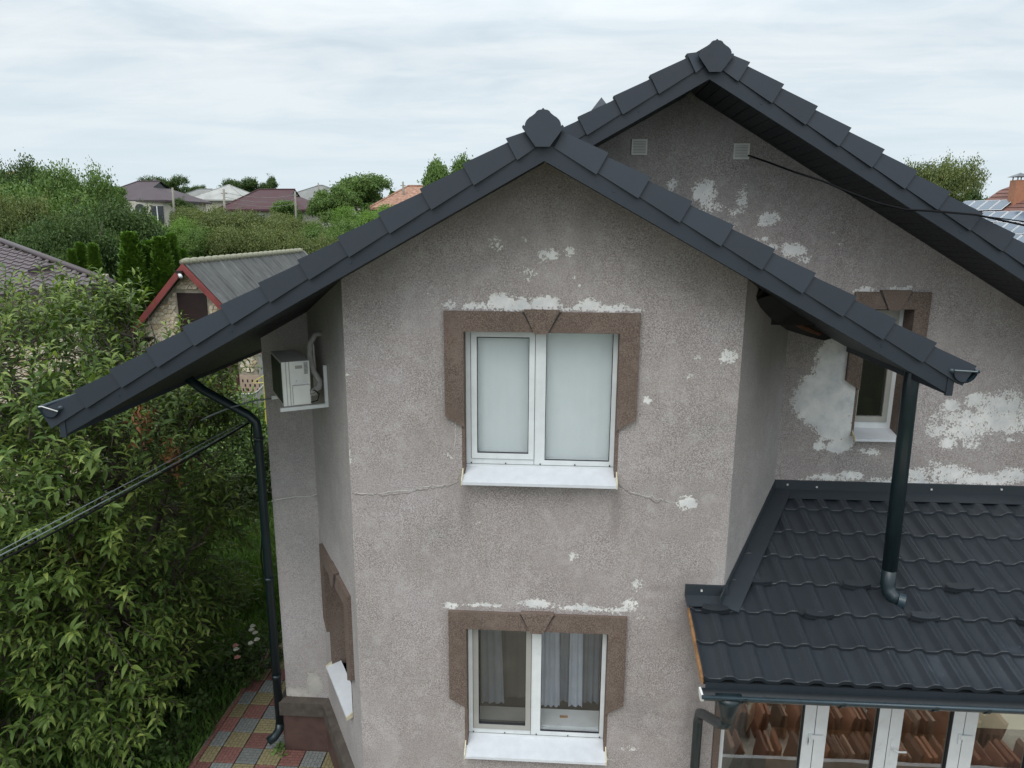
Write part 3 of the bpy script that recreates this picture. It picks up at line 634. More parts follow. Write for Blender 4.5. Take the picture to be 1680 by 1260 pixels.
# rotten timber box where the soffit is missing
mb = MB(); rr = random.Random(3); P = []
pts = [atY(1236, 492, 7.1), atY(1262, 520, 7.5), atY(1290, 541, 7.95), atY(1322, 551, 8.25), atY(1352, 559, 8.42)]
tops = [p+np.array([0.12, 0.02, 0.16]) for p in pts]
for i in range(4):
    a, b, c, d = pts[i], pts[i+1], tops[i+1], tops[i]
    mb.quad(a, b, c, d)
    mb.quad(a, b, b+np.array([0.30, 0.1, 0.07]), a+np.array([0.30, 0.1, 0.07]))
part('felt_box', mb, 'black', roof)
mb = MB(); mb.tube([atY(1296, 524, 7.8), atY(1318, 536, 7.95), atY(1345, 548, 8.1)], [0.018, 0.035, 0.022], 6); part('rafter_end', mb, 'rust', roof)
mb = MB(); mb.box(XB-0.01, CRx+0.15, YF+0.9, YM, -1.02, -0.90); part('felt_box', mb, 'black', roof)

# ---- gutters and downpipes
def halfgutter(pts, r, sides=10, beads=(1, -1)):
    mb = MB(); (x0, y0, z0), (x1, y1, z1) = pts
    d = np.array([x1-x0, y1-y0, 0.0]); d /= np.linalg.norm(d); sdir = np.array([d[1], -d[0], 0])
    for rad in (r, r-0.008):
        k = len(mb.v)
        for (x, y, z) in pts:
            for j in range(sides+1):
                a = math.pi*j/sides; mb.v.append((x+sdir[0]*rad*math.cos(a), y+sdir[1]*rad*math.cos(a), z-rad*math.sin(a)))
        for j in range(sides): mb.f.append((k+j, k+j+1, k+sides+1+j+1, k+sides+1+j)); mb.mi.append(0)
    for s in beads:
        mb.tube([(x0+sdir[0]*r*s, y0+sdir[1]*r*s, z0), (x1+sdir[0]*r*s, y1+sdir[1]*r*s, z1)], 0.019, 8)
    mb.mi = [1 if (sides <= i < 2*sides) else 0 for i in range(len(mb.f))]
    return mb
def endcap(p, d, r, inward=0.004):
    mb = MB(); sdir = np.array([d[1], -d[0], 0]); o = []
    for j in range(13):
        a = math.pi*j/12; o.append((p[0]+sdir[0]*r*math.cos(a), p[1]+sdir[1]*r*math.cos(a), p[2]-r*math.sin(a)))
    mb.prism(o, np.array([d[0], d[1], 0])*inward); return mb
g1 = part('gutter', halfgutter([(-4.705, 6.165, -1.690), (-4.705, YB, -1.71)], 0.100), ['gutter', 'gutter'], roof, smooth=True)
part('end_cap', endcap((-4.705, 6.30, -1.695), (0, 1), 0.098), 'gutter', g1)
mb = MB(); mb.tube([(-4.80, 6.162, -1.68), (-4.77, 6.162, -1.675), (-4.62, 6.162, -1.72)], 0.006, 5); part('gutter_rod', mb, 'wcable', g1)
g2 = part('gutter', halfgutter([(3.515, 6.165, -1.195), (3.515, YM-0.02, -1.215)], 0.103), ['gutter', 'gutter'], roof, smooth=True)
part('end_cap', endcap((3.515, 6.30, -1.20), (0, 1), 0.101), 'gutter', g2)
mb = MB(); mb.tube([(3.42, 6.162, -1.185), (3.61, 6.162, -1.195)], 0.006, 5); part('gutter_rod', mb, 'gcable', g2)
mb = MB(); mb.tube([(3.515, 6.95, -1.28), (3.47, 6.95, -1.36), (3.455, 6.93, -1.50), (3.47, 6.90, -3.41)], 0.072, 16); dp = part('downpipe', mb, 'pipe', house, smooth=True)
mb = MB(); mb.tube([(3.47, 6.90, -3.40), (3.47, 6.90, -3.58), (3.48, 6.87, -3.64), (3.51, 6.83, -3.68), (3.56, 6.80, -3.70)], 0.070, 16); el = part('elbow', mb, 'pipe', dp, smooth=True)
mb = MB(); mb.tube([(3.545, 6.805, -3.698), (3.60, 6.78, -3.706)], [0.076, 0.076], 16, cap=False); part('spout_collar', mb, 'gutter', el, smooth=True)
mb = MB()
mb.tube([(-4.60, 8.40, -1.83), (-4.46, 8.40, -1.95), (-4.36, 8.40, -2.03), (-3.80, 8.40, -2.345), (-3.715, 8.40, -2.43), (-3.705, 8.40, -2.56), (-3.70, 8.40, -6.80)], 0.056, 14); dp = part('downpipe', mb, 'pipe', house, smooth=True)
mb = MB(); mb.tube([(-3.70, 8.40, -6.76), (-3.71, 8.38, -6.86), (-3.76, 8.33, -6.93), (-3.83, 8.29, -6.975)], 0.060, 14); part('shoe', mb, 'pipe', dp, smooth=True)
for z in (-2.62, -4.55, -6.0):
    mb = MB(); mb.tube([(-3.70, 8.40, z), (-3.70, 8.40, z-0.05)], 0.063, 14); part('pipe_collar', mb, 'pipe', dp, smooth=True)
# white tie wire holding the pipe
mb = MB(); mb.tube([atY(446, 822, 8.33), atY(452, 820, 8.40), atY(485, 815, 8.44), atY(508, 815, 8.44), atY(519, 811, 8.44)], 0.006, 5); part('tie_wire', mb, 'wcable', house)

# ---- porch
SP = 0.35
def zp(y): return -3.80 + SP*(y-6.75)
def tile_profile(ph):      # raised rib with flat trough
    ph = ph % 1.0
    pts = [(0, .0), (.30, .0), (.36, .005), (.44, .027), (.51, .041), (.56, .0405), (.60, .045), (.64, .0405), (.68, .045), (.72, .0405), (.77, .041), (.85, .024), (.93, .006), (1.0, 0)]
    for (a, b), (c, d) in zip(pts[:-1], pts[1:]):
        if a <= ph <= c: return b+(d-b)*(ph-a)/(c-a)
    return 0
PROF = [0, .15, .30, .36, .44, .51, .56, .60, .64, .68, .72, .77, .85, .93]
def tile_course(O, du, dv, nrm, u0, u1, period, length, lap=0.022, lip=0.022, phase=0.0, nv=4):
    """one course of pressed sheet tiles. O = upper edge start, dv points down the slope"""
    O, du, dv, nrm = [np.array(a, float) for a in (O, du, dv, nrm)]
    us = []
    k0 = int(math.floor((u0-phase)/period))-1; k1 = int(math.ceil((u1-phase)/period))+1
    for k in range(k0, k1+1):
        for p in PROF:
            u = (k+p)*period+phase
            if u0 < u < u1: us.append(u)
    us = [u0]+us+[u1]; mb = MB(); rows = []
    vals = [(-0.02, 0.0), (length*0.55, lap*0.45), (length-0.018, lap*0.92), (length-0.006, lap), (length, lap-0.004), (length+0.004, lap-lip)]
    for v, h in vals:
        for u in us:
            hh = tile_profile((u-phase)/period)*period/0.265
            sag = 0.012*math.sin((((u-phase)/period)+0.05)*6.283)      # the drop line is scalloped
            vv = v - (0.0 if v < length*0.6 else -0.0)
            P = O+du*u+dv*(vv)+nrm*(h+hh); mb.v.append(tuple(P))
    n = len(us)
    for r in range(len(vals)-1):
        for i in range(n-1): a = r*n+i; mb.f.append((a, a+n, a+n+1, a+1)); mb.mi.append(0)
    return mb
c_ = 1/math.sqrt(1+SP*SP)
porch = link('porch_roof', None, house, (1.44, 6.75, -3.8))
DY = 0.371; yrow = [5.905+DY*k for k in range(7)]
dvp = (0, -c_, -SP*c_); nrp = (0, -SP*c_, c_)
for k in range(7):
    y1 = yrow[k]; y0 = min(y1+DY, YM)
    Ls = (y0-y1)/c_
    if y0 <= 6.76: x0 = 1.43
    else: x0 = max(1.43, XB + (max(y1, YF)-YF)*tR[0]/tR[1] - 0.02)
    if k == 2: x0 = 1.43
    mbt = tile_course((0, y0, zp(y0)), (1, 0, 0), dvp, nrp, x0, 7.8, 0.2635, Ls, lap=0.038, lip=0.046, phase=1.497)
    if k == 2:   # this course stops at the bay wall
        keep = MB(); keep.v = mbt.v
        for f in mbt.f:
            c = np.mean([mbt.v[i] for i in f], axis=0)
            if c[1] < YF+0.01 or c[0] > XB-0.03: keep.f.append(f); keep.mi.append(0)
        mbt = keep
    o = part('tile_course', mbt, 'anth_roof', porch, smooth=True)
    try:
        o.data.set_sharp_from_angle(angle=math.radians(32))
    except Exception: pass
mb = MB(); mb.prism([(1.47, 5.93, zp(5.93)-0.03), (7.8, 5.93, zp(5.93)-0.03), (7.8, 5.93, zp(5.93)-0.05), (1.47, 5.93, zp(5.93)-0.05)], (0, 2.5, SP*2.5)); part('roof_deck', mb, 'black', porch)
mb = MB(); mb.box(1.46, 7.8, 5.905, 5.925, zp(5.9)-0.19, zp(5.9)-0.012); part('eave_fascia', mb, 'anth_flash', porch)
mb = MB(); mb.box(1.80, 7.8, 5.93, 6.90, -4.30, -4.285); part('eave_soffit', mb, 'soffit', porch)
mb = MB(); mb.prism([(1.445, 5.95, zp(5.95)-0.08), (1.445, 6.78, zp(6.78)-0.08), (1.445, 6.78, zp(6.78)+0.0), (1.445, 5.92, zp(5.92)+0.0)], (0.025, 0, 0)); part('gable_edge', mb, 'anth_flash', porch)
mb = MB(); mb.prism([(1.418, 5.93, zp(5.93)-0.055), (1.418, 6.70, zp(6.70)-0.05), (1.418, 6.70, zp(6.70)+0.006), (1.418, 5.93, zp(5.93)+0.012)], (0.025, 0, 0)); part('raw_timber_edge', mb, 'rawwood', porch)
# flashings
def flash(pa, pb, up, out_, hv, wv, name='flashing'):
    pa, pb, out_ = np.array(pa, float), np.array(pb, float), np.array(out_, float); z = np.array([0, 0, 1.0]); mb = MB()
    mb.prism([pa, pb, pb+z*hv, pa+z*hv], out_/np.linalg.norm(out_[:2])*0.014)
    a2, b2 = pa+out_*wv[0], pb+out_*wv[1]
    mb.prism([pa+z*0.004, pb+z*0.004, b2, a2], (0, 0, 0.008))
    return part(name, mb, 'anth_flash', porch)
hh = 0.05
flash((1.40, YF, zp(YF)+0.06), (XB+0.04, YF, zp(YF)+0.06), 0, (0, -1, -0.30), 0.125, (0.15, 0.15))
flash((CRx-0.02, YM, zp(YM)+0.05), (7.8, YM, zp(YM)+0.05), 0, (0, -1, -0.30), 0.125, (0.17, 0.17))
pa = np.array([XB-0.005, YF-0.02, zp(YF-0.02)+0.055]); pb = np.array([CRx, YM, zp(YM)+0.055])
# raking side flashing along the angled wall
nr = nR.copy(); mb = MB(); z = np.array([0, 0, 1.0])
ta = (pb-pa)/np.linalg.norm(pb-pa); pa2 = pa-ta*0.13
mb.prism([pa2, pb, pb+z*0.11, pa2+z*0.11], nr*0.014); mb.prism([pa2+z*0.006, pb+z*0.006, pb+nr*0.20+z*0.0, pa2+nr*0.20+z*0.0], (0, 0, 0.010))
part('flashing', mb, 'anth_flash', porch)
mb = MB()
for q, Y in (((1292, 795), YM), ((1340, 799), YM), ((1528, 803), YM), ((1643, 803), YM), ((1151, 969), YF)):
    P = atY(*q, Y-0.02); mb.box(P[0]-0.010, P[0]+0.010, P[1]-0.008, P[1]+0.004, P[2]-0.010, P[2]+0.010)
part('rivet', mb, 'wcable', porch)
# snow stops tucked under two of the courses
def snow_stop():
    mb = MB(); n = 8; pts = []
    for i in range(n+1):
        t = i/n*2-1; pts.append((0.135*t, 0.028*t*t))
    for zz, hh_ in ((0.052, 0.024), (0.082, 0.020)):
        for (a, b), (c, d) in zip(pts[:-1], pts[1:]):
            mb.prism([(a, b-0.036, zz), (c, d-0.036, zz), (c, d-0.022, zz), (a, b-0.022, zz)], (0, 0, -hh_))
    for t in (-1, -0.33, 0.33, 1):
        mb.prism([(0.133*t-0.008, 0.028*t*t-0.035, 0.0), (0.133*t+0.008, 0.028*t*t-0.035, 0.0), (0.133*t+0.008, 0.028*t*t-0.023, 0.0), (0.133*t-0.008, 0.028*t*t-0.023, 0.0)], (0, 0, 0.075))
    for (a, b), (c, d) in zip(pts[:-1], pts[1:]):
        mb.quad((a, b-0.036, 0.082), (c, d-0.036, 0.082), (c*0.85, 0.07, 0.062), (a*0.85, 0.07, 0.062)); mb.quad((a, b-0.026, 0.0), (c, d-0.026, 0.0), (c, d-0.026, 0.08), (a, b-0.026, 0.08))
    return mb.mesh('snow_stop', 'anth_flash')
sme = snow_stop(); sme.materials.clear(); sme.materials.append(MAT['anth_roof'])
for px, py in ((1243, 962), (1404, 968), (1572, 973), (1173, 1008), (1342, 1017), (1516, 1021), (1690, 1027)):
    d = ray(px, py); t = (-3.80-SP*6.75)/(d[2]-SP*d[1]); P = d*t
    link('snow_stop', sme, porch, (P[0], P[1]+0.005, P[2]+0.010), rot=(math.atan(SP), 0, 0))
# porch gutter
PB = True
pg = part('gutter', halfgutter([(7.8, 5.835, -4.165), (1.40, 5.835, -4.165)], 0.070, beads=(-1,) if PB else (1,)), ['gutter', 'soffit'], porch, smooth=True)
part('end_cap', endcap((1.40, 5.835, -4.165), (1, 0), 0.078, 0.02), 'ac', pg)
for q in (1222, 1385, 1538, 1625):
    P = atY(q, 1150, 5.765); mbq = MB(); o = []
    for j in range(13):
        a = math.pi*j/12; o.append((P[0]-0.018, 5.835-0.089*math.cos(a), -4.155-0.089*math.sin(a)))
    o2 = [(p[0], 5.835+(p[1]-5.835)*0.93, -4.155+(p[2]+4.155)*0.93) for p in reversed(o)]
    for a_, b_, c_q, d_ in zip(o[:-1], o[1:], o2[::-1][1:], o2[::-1][:-1]): mbq.prism([a_, b_, c_q, d_], (0.036, 0, 0))
    part('gutter_bracket', mbq, 'pipe', pg)
mb = MB(); x, y = 1.665, 5.86
mb.tube([(x, y, -4.20), (x, y, -4.26), (x, y, -4.36), (x, y, -4.46)], [.120, .108, .080, .058], 18)
hp = part('downpipe_hopper', mb, 'pipe', porch, smooth=True)
mb = MB(); mb.tube([(1.665, 5.86, -4.44), (1.665, 5.88, -4.52), (1.64, 5.98, -4.60), (1.60, 6.45, -4.86), (1.595, 6.60, -4.96), (1.595, 6.66, -5.10), (1.595, 6.66, -6.9)], 0.050, 14); part('downpipe', mb, 'pipe', porch, smooth=True)
# porch glazing (plane Y = 6.9)
FP = FR((0, 6.92, 0), (1, 0, 0), (0, -1, 0))
glz = link('porch_glazing', None, house, (1.8, 6.92, G), label='white framed glass porch doors under the low roof')
mb = MB(); FP.box(mb, XB+0.02, 1.885, G, -4.30, -0.06, 0.10); part('brown_post', mb, 'trim', glz)
doors = [(1.885, 2.90, 'h'), (2.90, 3.68, 'H'), (3.68, 4.45, ''), (4.45, 5.28, 'h'), (5.28, 6.1, ''), (6.1, 6.9, '')]
for i, (a, b, kind) in enumerate(doors):
    wl = 0.052 if i == 0 else 0.125; wr = 0.125
    d = link('porch_door', None, glz, (a, 6.92, G)) 
    mb = MB(); ring(FP, mb, a+0.004, b-0.004, G+0.05, -4.31, wl, wr, 0.12, 0.06, -0.04, 0.035)
    part('door_frame', mb, 'pvc', d) if False else link('frame', mb.mesh('frame', 'pvc'), d)
    mb = MB(); mb.quad(FP.p(a+wl, G+0.1, 0.0), FP.p(b-wr, G+0.1, 0), FP.p(b-wr, -4.36, 0), FP.p(a+wl, -4.36, 0)); link('pane', mb.mesh('pane', 'glass_porch'), d)
    mb = MB(); FP.box(mb, b-wr-0.006, b-wr+0.001, G+0.1, -4.36, -0.02, 0.037); FP.box(mb, b-0.004, b+0.004, G+0.1, -4.31, -0.02, 0.030); link('gasket', mb.mesh('gasket', 'gasket'), d)
    if i in (0, 2):
        u = (2.86 if i == 0 else 4.42); mb = MB(); z0 = -5.38 if i == 0 else -5.30
        FP.box(mb, u-0.02, u+0.01, z0-0.10, z0+0.02, 0.035, 0.055); FP.box(mb, u-0.005, u+0.13, z0-0.035, z0+0.015, 0.055, 0.065); FP.box(mb, u+0.02 if i else u-0.02, (u+0.05 if i else u+0.0), z0-0.12, z0-0.035, 0.035, 0.06)
        link('hinge', mb.mesh('hinge', 'pvc'), d)
    if i == 2:
        mb = MB(); FP.box(mb, 3.715, 3.745, -5.60, -5.38, 0.035, 0.045); mb.tube([FP.p(3.73, -5.48, 0.045), FP.p(3.73, -5.485, 0.085), FP.p(3.77, -5.50, 0.09), FP.p(3.86, -5.50, 0.09)], 0.010, 8); link('handle', mb.mesh('handle', 'pvc'), d)
# porch interior
mb = MB(); mb.quad((1.8, 7.0, G+0.02), (7.8, 7.0, G+0.02), (7.8, YM, G+0.02), (1.8, YM, G+0.02)); part('room_floor', mb, 'floorw', glz)
mb = MB(); mb.quad((CRx-0.9, YM-0.012, G), (7.8, YM-0.012, G), (7.8, YM-0.012, -3.5), (CRx-0.9, YM-0.012, -3.5))
e = nR*0.012; mb.quad((XB+e[0]+0.03, 6.98, G), (CRx+e[0], YM-0.01, G), (CRx+e[0], YM-0.01, -3.6), (XB+e[0]+0.03, 6.98, -3.6)); part('room_lining', mb, 'room_olive', glz)
mb = MB(); mb.box(3.0, 5.2, YM-0.36, YM-0.02, -5.60, -5.32); cb = part('wall_cabinet', mb, 'cabinet', glz)
mb = MB()
for k in range(5): mb.box(3.04+0.43*k, 3.44+0.43*k, YM-0.375, YM-0.36, -5.58, -5.34)
part('cabinet_door', mb, 'cabinet', cb)
mb = MB(); mb.box(2.75, 5.2, YM-0.60, YM-0.02, G+0.02, -6.05); part('counter', mb, 'cabinet', glz)

# ------------------------------------------------------------------ things stacked in the yard in front of the porch (seen mirrored in its glass)
MAT['terra'] = simple('terracotta_tile', (0.30, 0.13, 0.08), 0.8, var=0.5, nscale=4, vcol=(0.46, 0.24, 0.15))
def tilemat():
    m, n, l, b = nmat('mixed_old_terracotta'); g = n.new('ShaderNodeNewGeometry')
    c = cramp(n, l, g.outputs['Random Per Island'], [(0.0, (0.10, 0.07, 0.055)), (0.35, (0.30, 0.13, 0.08)), (0.7, (0.42, 0.20, 0.12)), (1.0, (0.34, 0.28, 0.22))])
    c = mixc(n, l, 0.6, c, cramp(n, l, noise(n, l, 5, 6, 0.7), [(0.3, (0.45, 0.42, 0.4)), (0.7, (1.1, 1.1, 1.05))]), 'MULTIPLY')
    l.new(c, b.inputs['Base Color']); b.inputs['Roughness'].default_value = 0.9; return m
MAT['terra'] = tilemat()
MAT['foil'] = simple('clear_plastic_wrap', (0.42, 0.43, 0.42), 0.3, var=0.2, nscale=5)
MAT['slab'] = simple('pale_yard_paving', (0.46, 0.41, 0.32), 0.85, var=0.25, nscale=1.5)
mb = MB(); mb.box(-1.6, 9.0, -2.0, 6.7, G-0.1, G+0.012); link('yard_paving', mb.mesh('yard_paving', 'slab'), None, (0, 0, 0), kind='structure')
yard = thing('tile_stack', 'stack of terracotta roof tiles leaning in rows in the yard, mirrored in the porch glass', 'tile stack', (3.0, 3.4, G))
mb = MB()
rt = random.Random(5)
for r in range(5):
    for k in range(50):
        x = 1.2+0.105*k+rt.uniform(-.01, .01); y = 2.2+0.72*r; lean = rt.uniform(.0, .10); 
        if rt.random() < 0.10: continue
        mb.prism([(x, y, G+0.02), (x+0.035, y, G+0.02), (x+0.035+lean, y, G+0.40+rt.uniform(-.06, .06)), (x+lean, y, G+0.40)], (0, 0.40, 0))
o = part('stacked_tiles', mb, 'terra', yard, kind='stuff')
mb = MB(); mb.box(1.0, 6.6, 5.52, 5.58, G, G+0.35); part('wrapping', mb, 'foil', yard)

# ------------------------------------------------------------------ air conditioner on the angled wall
t0 = 0.90
ac = thing('air_conditioner', 'off white outdoor air conditioner unit on a white bracket under the left eave', 'air conditioner', tuple(FC.p(t0, -2.0)))
FA = FC
mb = MB(); FA.box(mb, t0+0.02, t0+0.80, -1.945, -1.455, 0.18, 0.475); cas = part('casing', mb, 'ac', ac)
mb = MB(); FA.box(mb, t0+0.06, t0+0.76, -1.92, -1.48, 0.475, 0.480)
part('fan_grille', mb, 'ac_dark', ac)
mb = MB(); FA.box(mb, t0+0.012, t0+0.02, -1.70, -1.475, 0.245, 0.355); part('service_cover', mb, 'ac', ac)
mb = MB(); FA.box(mb, t0-0.035, t0+0.02, -1.925, -1.715, 0.20, 0.375); part('valve_cover', mb, 'ac', ac)
mb = MB(); FA.box(mb, t0+0.014, t0+0.02, -1.60, -1.47, 0.20, 0.24); part('rating_label', mb, 'ac_label', ac)
mb = MB(); FA.box(mb, t0+0.0165, t0+0.0195, -1.945, -1.455, 0.395, 0.402); FA.box(mb, t0+0.0165, t0+0.0195, -1.945, -1.455, 0.43, 0.436); FA.box(mb, t0+0.006, t0+0.0115, -1.675, -1.665, 0.325, 0.335); FA.box(mb, t0+0.008, t0+0.0118, -1.535, -1.500, 0.26, 0.335)
part('panel_groove', mb, 'pvc_grey', ac)
for tt in (t0-0.01, t0+0.62):
    mb = MB(); FA.box(mb, tt, tt+0.035, -1.995, -1.955, 0.0, 0.52); FA.box(mb, tt, tt+0.035, -1.955, -1.52, 0.0, 0.035); part('bracket', mb, 'pvc', ac)
mb = MB(); mb.tube([FA.p(t0+0.18, -1.19, 0.0), FA.p(t0+0.19, -1.20, 0.07), FA.p(t0+0.16, -1.30, 0.135), FA.p(t0+0.13, -1.45, 0.15), FA.p(t0+0.10, -1.60, 0.12), FA.p(t0+0.06, -1.71, 0.07), FA.p(t0+0.02, -1.77, 0.09), FA.p(t0+0.0, -1.80, 0.16), FA.p(t0+0.01, -1.81, 0.21)], [.028, .030, .034, .034, .034, .034, .032, .030, .028], 10)
part('insulated_pipe', mb, 'hose', ac, smooth=True)
mb = MB(); mb.tube([FA.p(t0+0.0, -1.80, 0.19), FA.p(t0-0.03, -1.78, 0.15), FA.p(t0-0.03, -1.83, 0.10), FA.p(t0-0.03, -1.90, 0.12), FA.p(t0-0.01, -1.92, 0.19)], 0.007, 6); part('power_lead', mb, 'cable', ac, smooth=True)
mb = MB(); mb.tube([FA.p(t0+0.14, -1.30, 0.10), FA.p(t0+0.12, -1.45, 0.105), FA.p(t0+0.10, -1.56, 0.10)], 0.006, 5); part('drain_hose', mb, 'wcable', ac)
# ---- gable vents
for x0, z1, lab in ((0.832, 0.953, 'small louvred vent under the rear gable, the one without a cable'), (1.963, 0.907, 'small louvred vent under the rear gable with a black cable coming out')):
    v = link('gable_vent', None, house, (x0, YM, z1-0.17), label=lab); Fv = FR((x0, YM, z1-0.17), (1, 0, 0), (0, -1, 0))
    mb = MB(); ring(Fv, mb, 0, 0.175, 0, 0.17, 0.016, 0.016, 0.012, 0.012, 0, 0.022); part('frame', mb, 'vent', v)
    mb = MB(); Fv.box(mb, 0.01, 0.165, 0.01, 0.16, 0.0, 0.004); part('backing', mb, 'vent_back', v)
    mb = MB(); Fv.box(mb, 0.016, 0.159, 0, 0.011, 0.006, 0.016); me = mb.mesh('slat', 'vent')
    for k in range(9): link('slat', me, v, (0, 0, 0.014+0.0165*k))

# ------------------------------------------------------------------ cables
def cable(name, pts, r, mat, label, sides=6):
    mb = MB(); mb.tube(pts, r, sides); single(name, mb, mat, label, 'cable', smooth=True)
def sag(a, b, s, n=18): a = np.array(a, float); b = np.array(b, float); return [a+(b-a)*i/n - np.array([0, 0, s*4*(i/n)*(1-i/n)]) for i in range(n+1)]
e0 = np.array([-3.79, 8.36, -2.43])
cable('power_cable', sag(e0, atY(-80, 962, 5.2), 0.03), 0.0105, 'cable', 'thickest black cable running from the left downpipe down across the tree')
cable('power_cable', sag(e0+np.array([0, 0.02, 0.02]), atY(-80, 952, 5.2), 0.03), 0.0065, 'gcable', 'grey green cable just above the thick black one across the tree')
cable('power_cable', sag(e0+np.array([0, 0.02, 0.05]), atY(-80, 946, 5.2), 0.0), 0.0045, 'gcable', 'thinnest grey cable, highest of the three crossing the tree')
mb = MB(); P = [atY(*q, 8.55) for q in ((413, 690), (412, 720), (420, 750), (430, 790), (436, 820), (437, 850), (430, 880), (428, 910), (431, 935), (440, 960), (446, 985))]
mb.tube(P, 0.010, 6); single('hanging_cable', mb, 'cable', 'slack black cable hanging beside the left downpipe', 'cable', smooth=True)
P0 = atY(330, 690, 8.6); cable('antenna_cable', [P0, atY(345, 682, 8.5), atY(380, 668, 8.35), atY(420, 657, 8.25), atY(453, 653, 8.2)], 0.011, 'gcable', 'pale grey tube sticking out from beside the air conditioner')
cable('roof_cable', [atY(1228, 255, 8.42), atY(1260, 266, 8.0), atY(1300, 281, 7.75), atY(1350, 297, 7.5), atY(1400, 318, 7.42), atY(1440, 333, 7.37), atY(1485, 344, 7.36), atY(1530, 346, 7.36), atY(1600, 352, 7.36), atY(1700, 374, 7.5)], 0.010, 'cable', 'black cable from the gable vent out over the right roof edge')
cable('roof_cable', [atY(1530, 347, 7.355), atY(1600, 353, 7.355), atY(1700, 366, 7.5)], 0.006, 'cable', 'thin black cable splitting off towards the roof with solar panels')

# ------------------------------------------------------------------ path and kerb
MAT['t_red'] = MAT['t_yel'] = MAT['t_gry'] = None
def pavmat(name, col):
    m, n, l, b = nmat(name)
    tc = n.new('ShaderNodeTexCoord'); mp = n.new('ShaderNodeMapping'); mp.inputs['Scale'].default_value = (1, 1, 1); l.new(tc.outputs['Object'], mp.inputs[0])
    br = n.new('ShaderNodeTexBrick'); l.new(mp.outputs[0], br.inputs['Vector'])
    br.inputs['Scale'].default_value = 1.0; br.inputs['Brick Width'].default_value = 0.098; br.inputs['Row Height'].default_value = 0.049; br.inputs['Mortar Size'].default_value = 0.0035; br.inputs['Mortar Smooth'].default_value = 0.2
    oi = n.new('ShaderNodeObjectInfo')
    t = noise(n, l, 30, 5, 0.7)
    base = cramp(n, l, t, [(0.3, tuple(c*0.72 for c in col)), (0.7, tuple(min(1, c*1.2) for c in col))])
    rv = n.new('ShaderNodeMapRange'); rv.inputs[3].default_value = 0.78; rv.inputs[4].default_value = 1.15; l.new(oi.outputs['Random'], rv.inputs[0])
    vv = n.new('ShaderNodeVectorMath'); vv.operation = 'SCALE'; l.new(base, vv.inputs[0]); l.new(rv.outputs[0], vv.inputs[3])
    c = mixc(n, l, br.outputs['Fac'], vv.outputs[0], tuple(x*0.35 for x in col))
    l.new(c, b.inputs['Base Color']); b.inputs['Roughness'].default_value = 0.85
    bump(n, l, b, mth(n, l, 'SUBTRACT', 1.0, br.outputs['Fac']), 0.6, 0.006)
    return m
MAT['t_red'] = pavmat('red_paver', (0.235, 0.105, 0.088)); MAT['t_yel'] = pavmat('yellow_paver', (0.265, 0.225, 0.118)); MAT['t_gry'] = pavmat('grey_paver', (0.215, 0.23, 0.22))
path = link('path', None, None, (-4.2, 10, G), kind='structure')
mb = MB(); mb.box(-4.74, -1.9, 5.0, 18.0, G-0.1, G+0.004); part('path_bed', mb, 'soil', path)
tm = {}
for k, mt in enumerate(('t_red', 't_gry', 't_yel')):
    mb = MB(); a = 0.1455; b = 0.138
    mb.v = [(-a, -a, -0.03), (a, -a, -0.03), (a, a, -0.03), (-a, a, -0.03), (-a, -a, 0.0), (a, -a, 0.0), (a, a, 0.0), (-a, a, 0.0), (-b, -b, 0.008), (b, -b, 0.008), (b, b, 0.008), (-b, b, 0.008)]
    mb.f = [(0, 1, 5, 4), (1, 2, 6, 5), (2, 3, 7, 6), (3, 0, 4, 7), (4, 5, 9, 8), (5, 6, 10, 9), (6, 7, 11, 10), (7, 4, 8, 11), (8, 9, 10, 11)]; mb.mi = [0]*9
    tm[k] = mb.mesh('paving_tile', mt)
# tile grid: a joint runs at X=-3.345, rows from the plinth front at Y=8.40
for i in range(-5, 9):
    for j in range(-9, 32):
        cx_, cy_ = -3.645+0.3*i+0.15, 8.385+0.3*j+0.15
        if cx_ < -4.72: continue
        # inside the house footprint
        if cy_ > 8.40 and cx_ > -3.60: continue
        if cx_ > -3.05 + max(0, (8.45-cy_))*0.573 + 0.30: continue
        if cy_ < 6.0 and cx_ > -1.7: continue
        k = (i - j + 2) % 3
        o = link('paving_tile', tm[k], path, (cx_, cy_, G+0.022), rot=(random.gauss(0, .004), random.gauss(0, .004), random.choice((0, 1, 2, 3))*math.pi/2+random.gauss(0, .006)))
mb = MB(); 
for j in range(26): mb.box(-4.80, -4.745, 5.0+0.5*j+0.004, 5.5+0.5*j-0.004, G-0.08, G+0.045)
link('kerb', mb.mesh('kerb', 't_red'), None, (0, 0, 0), kind='structure')
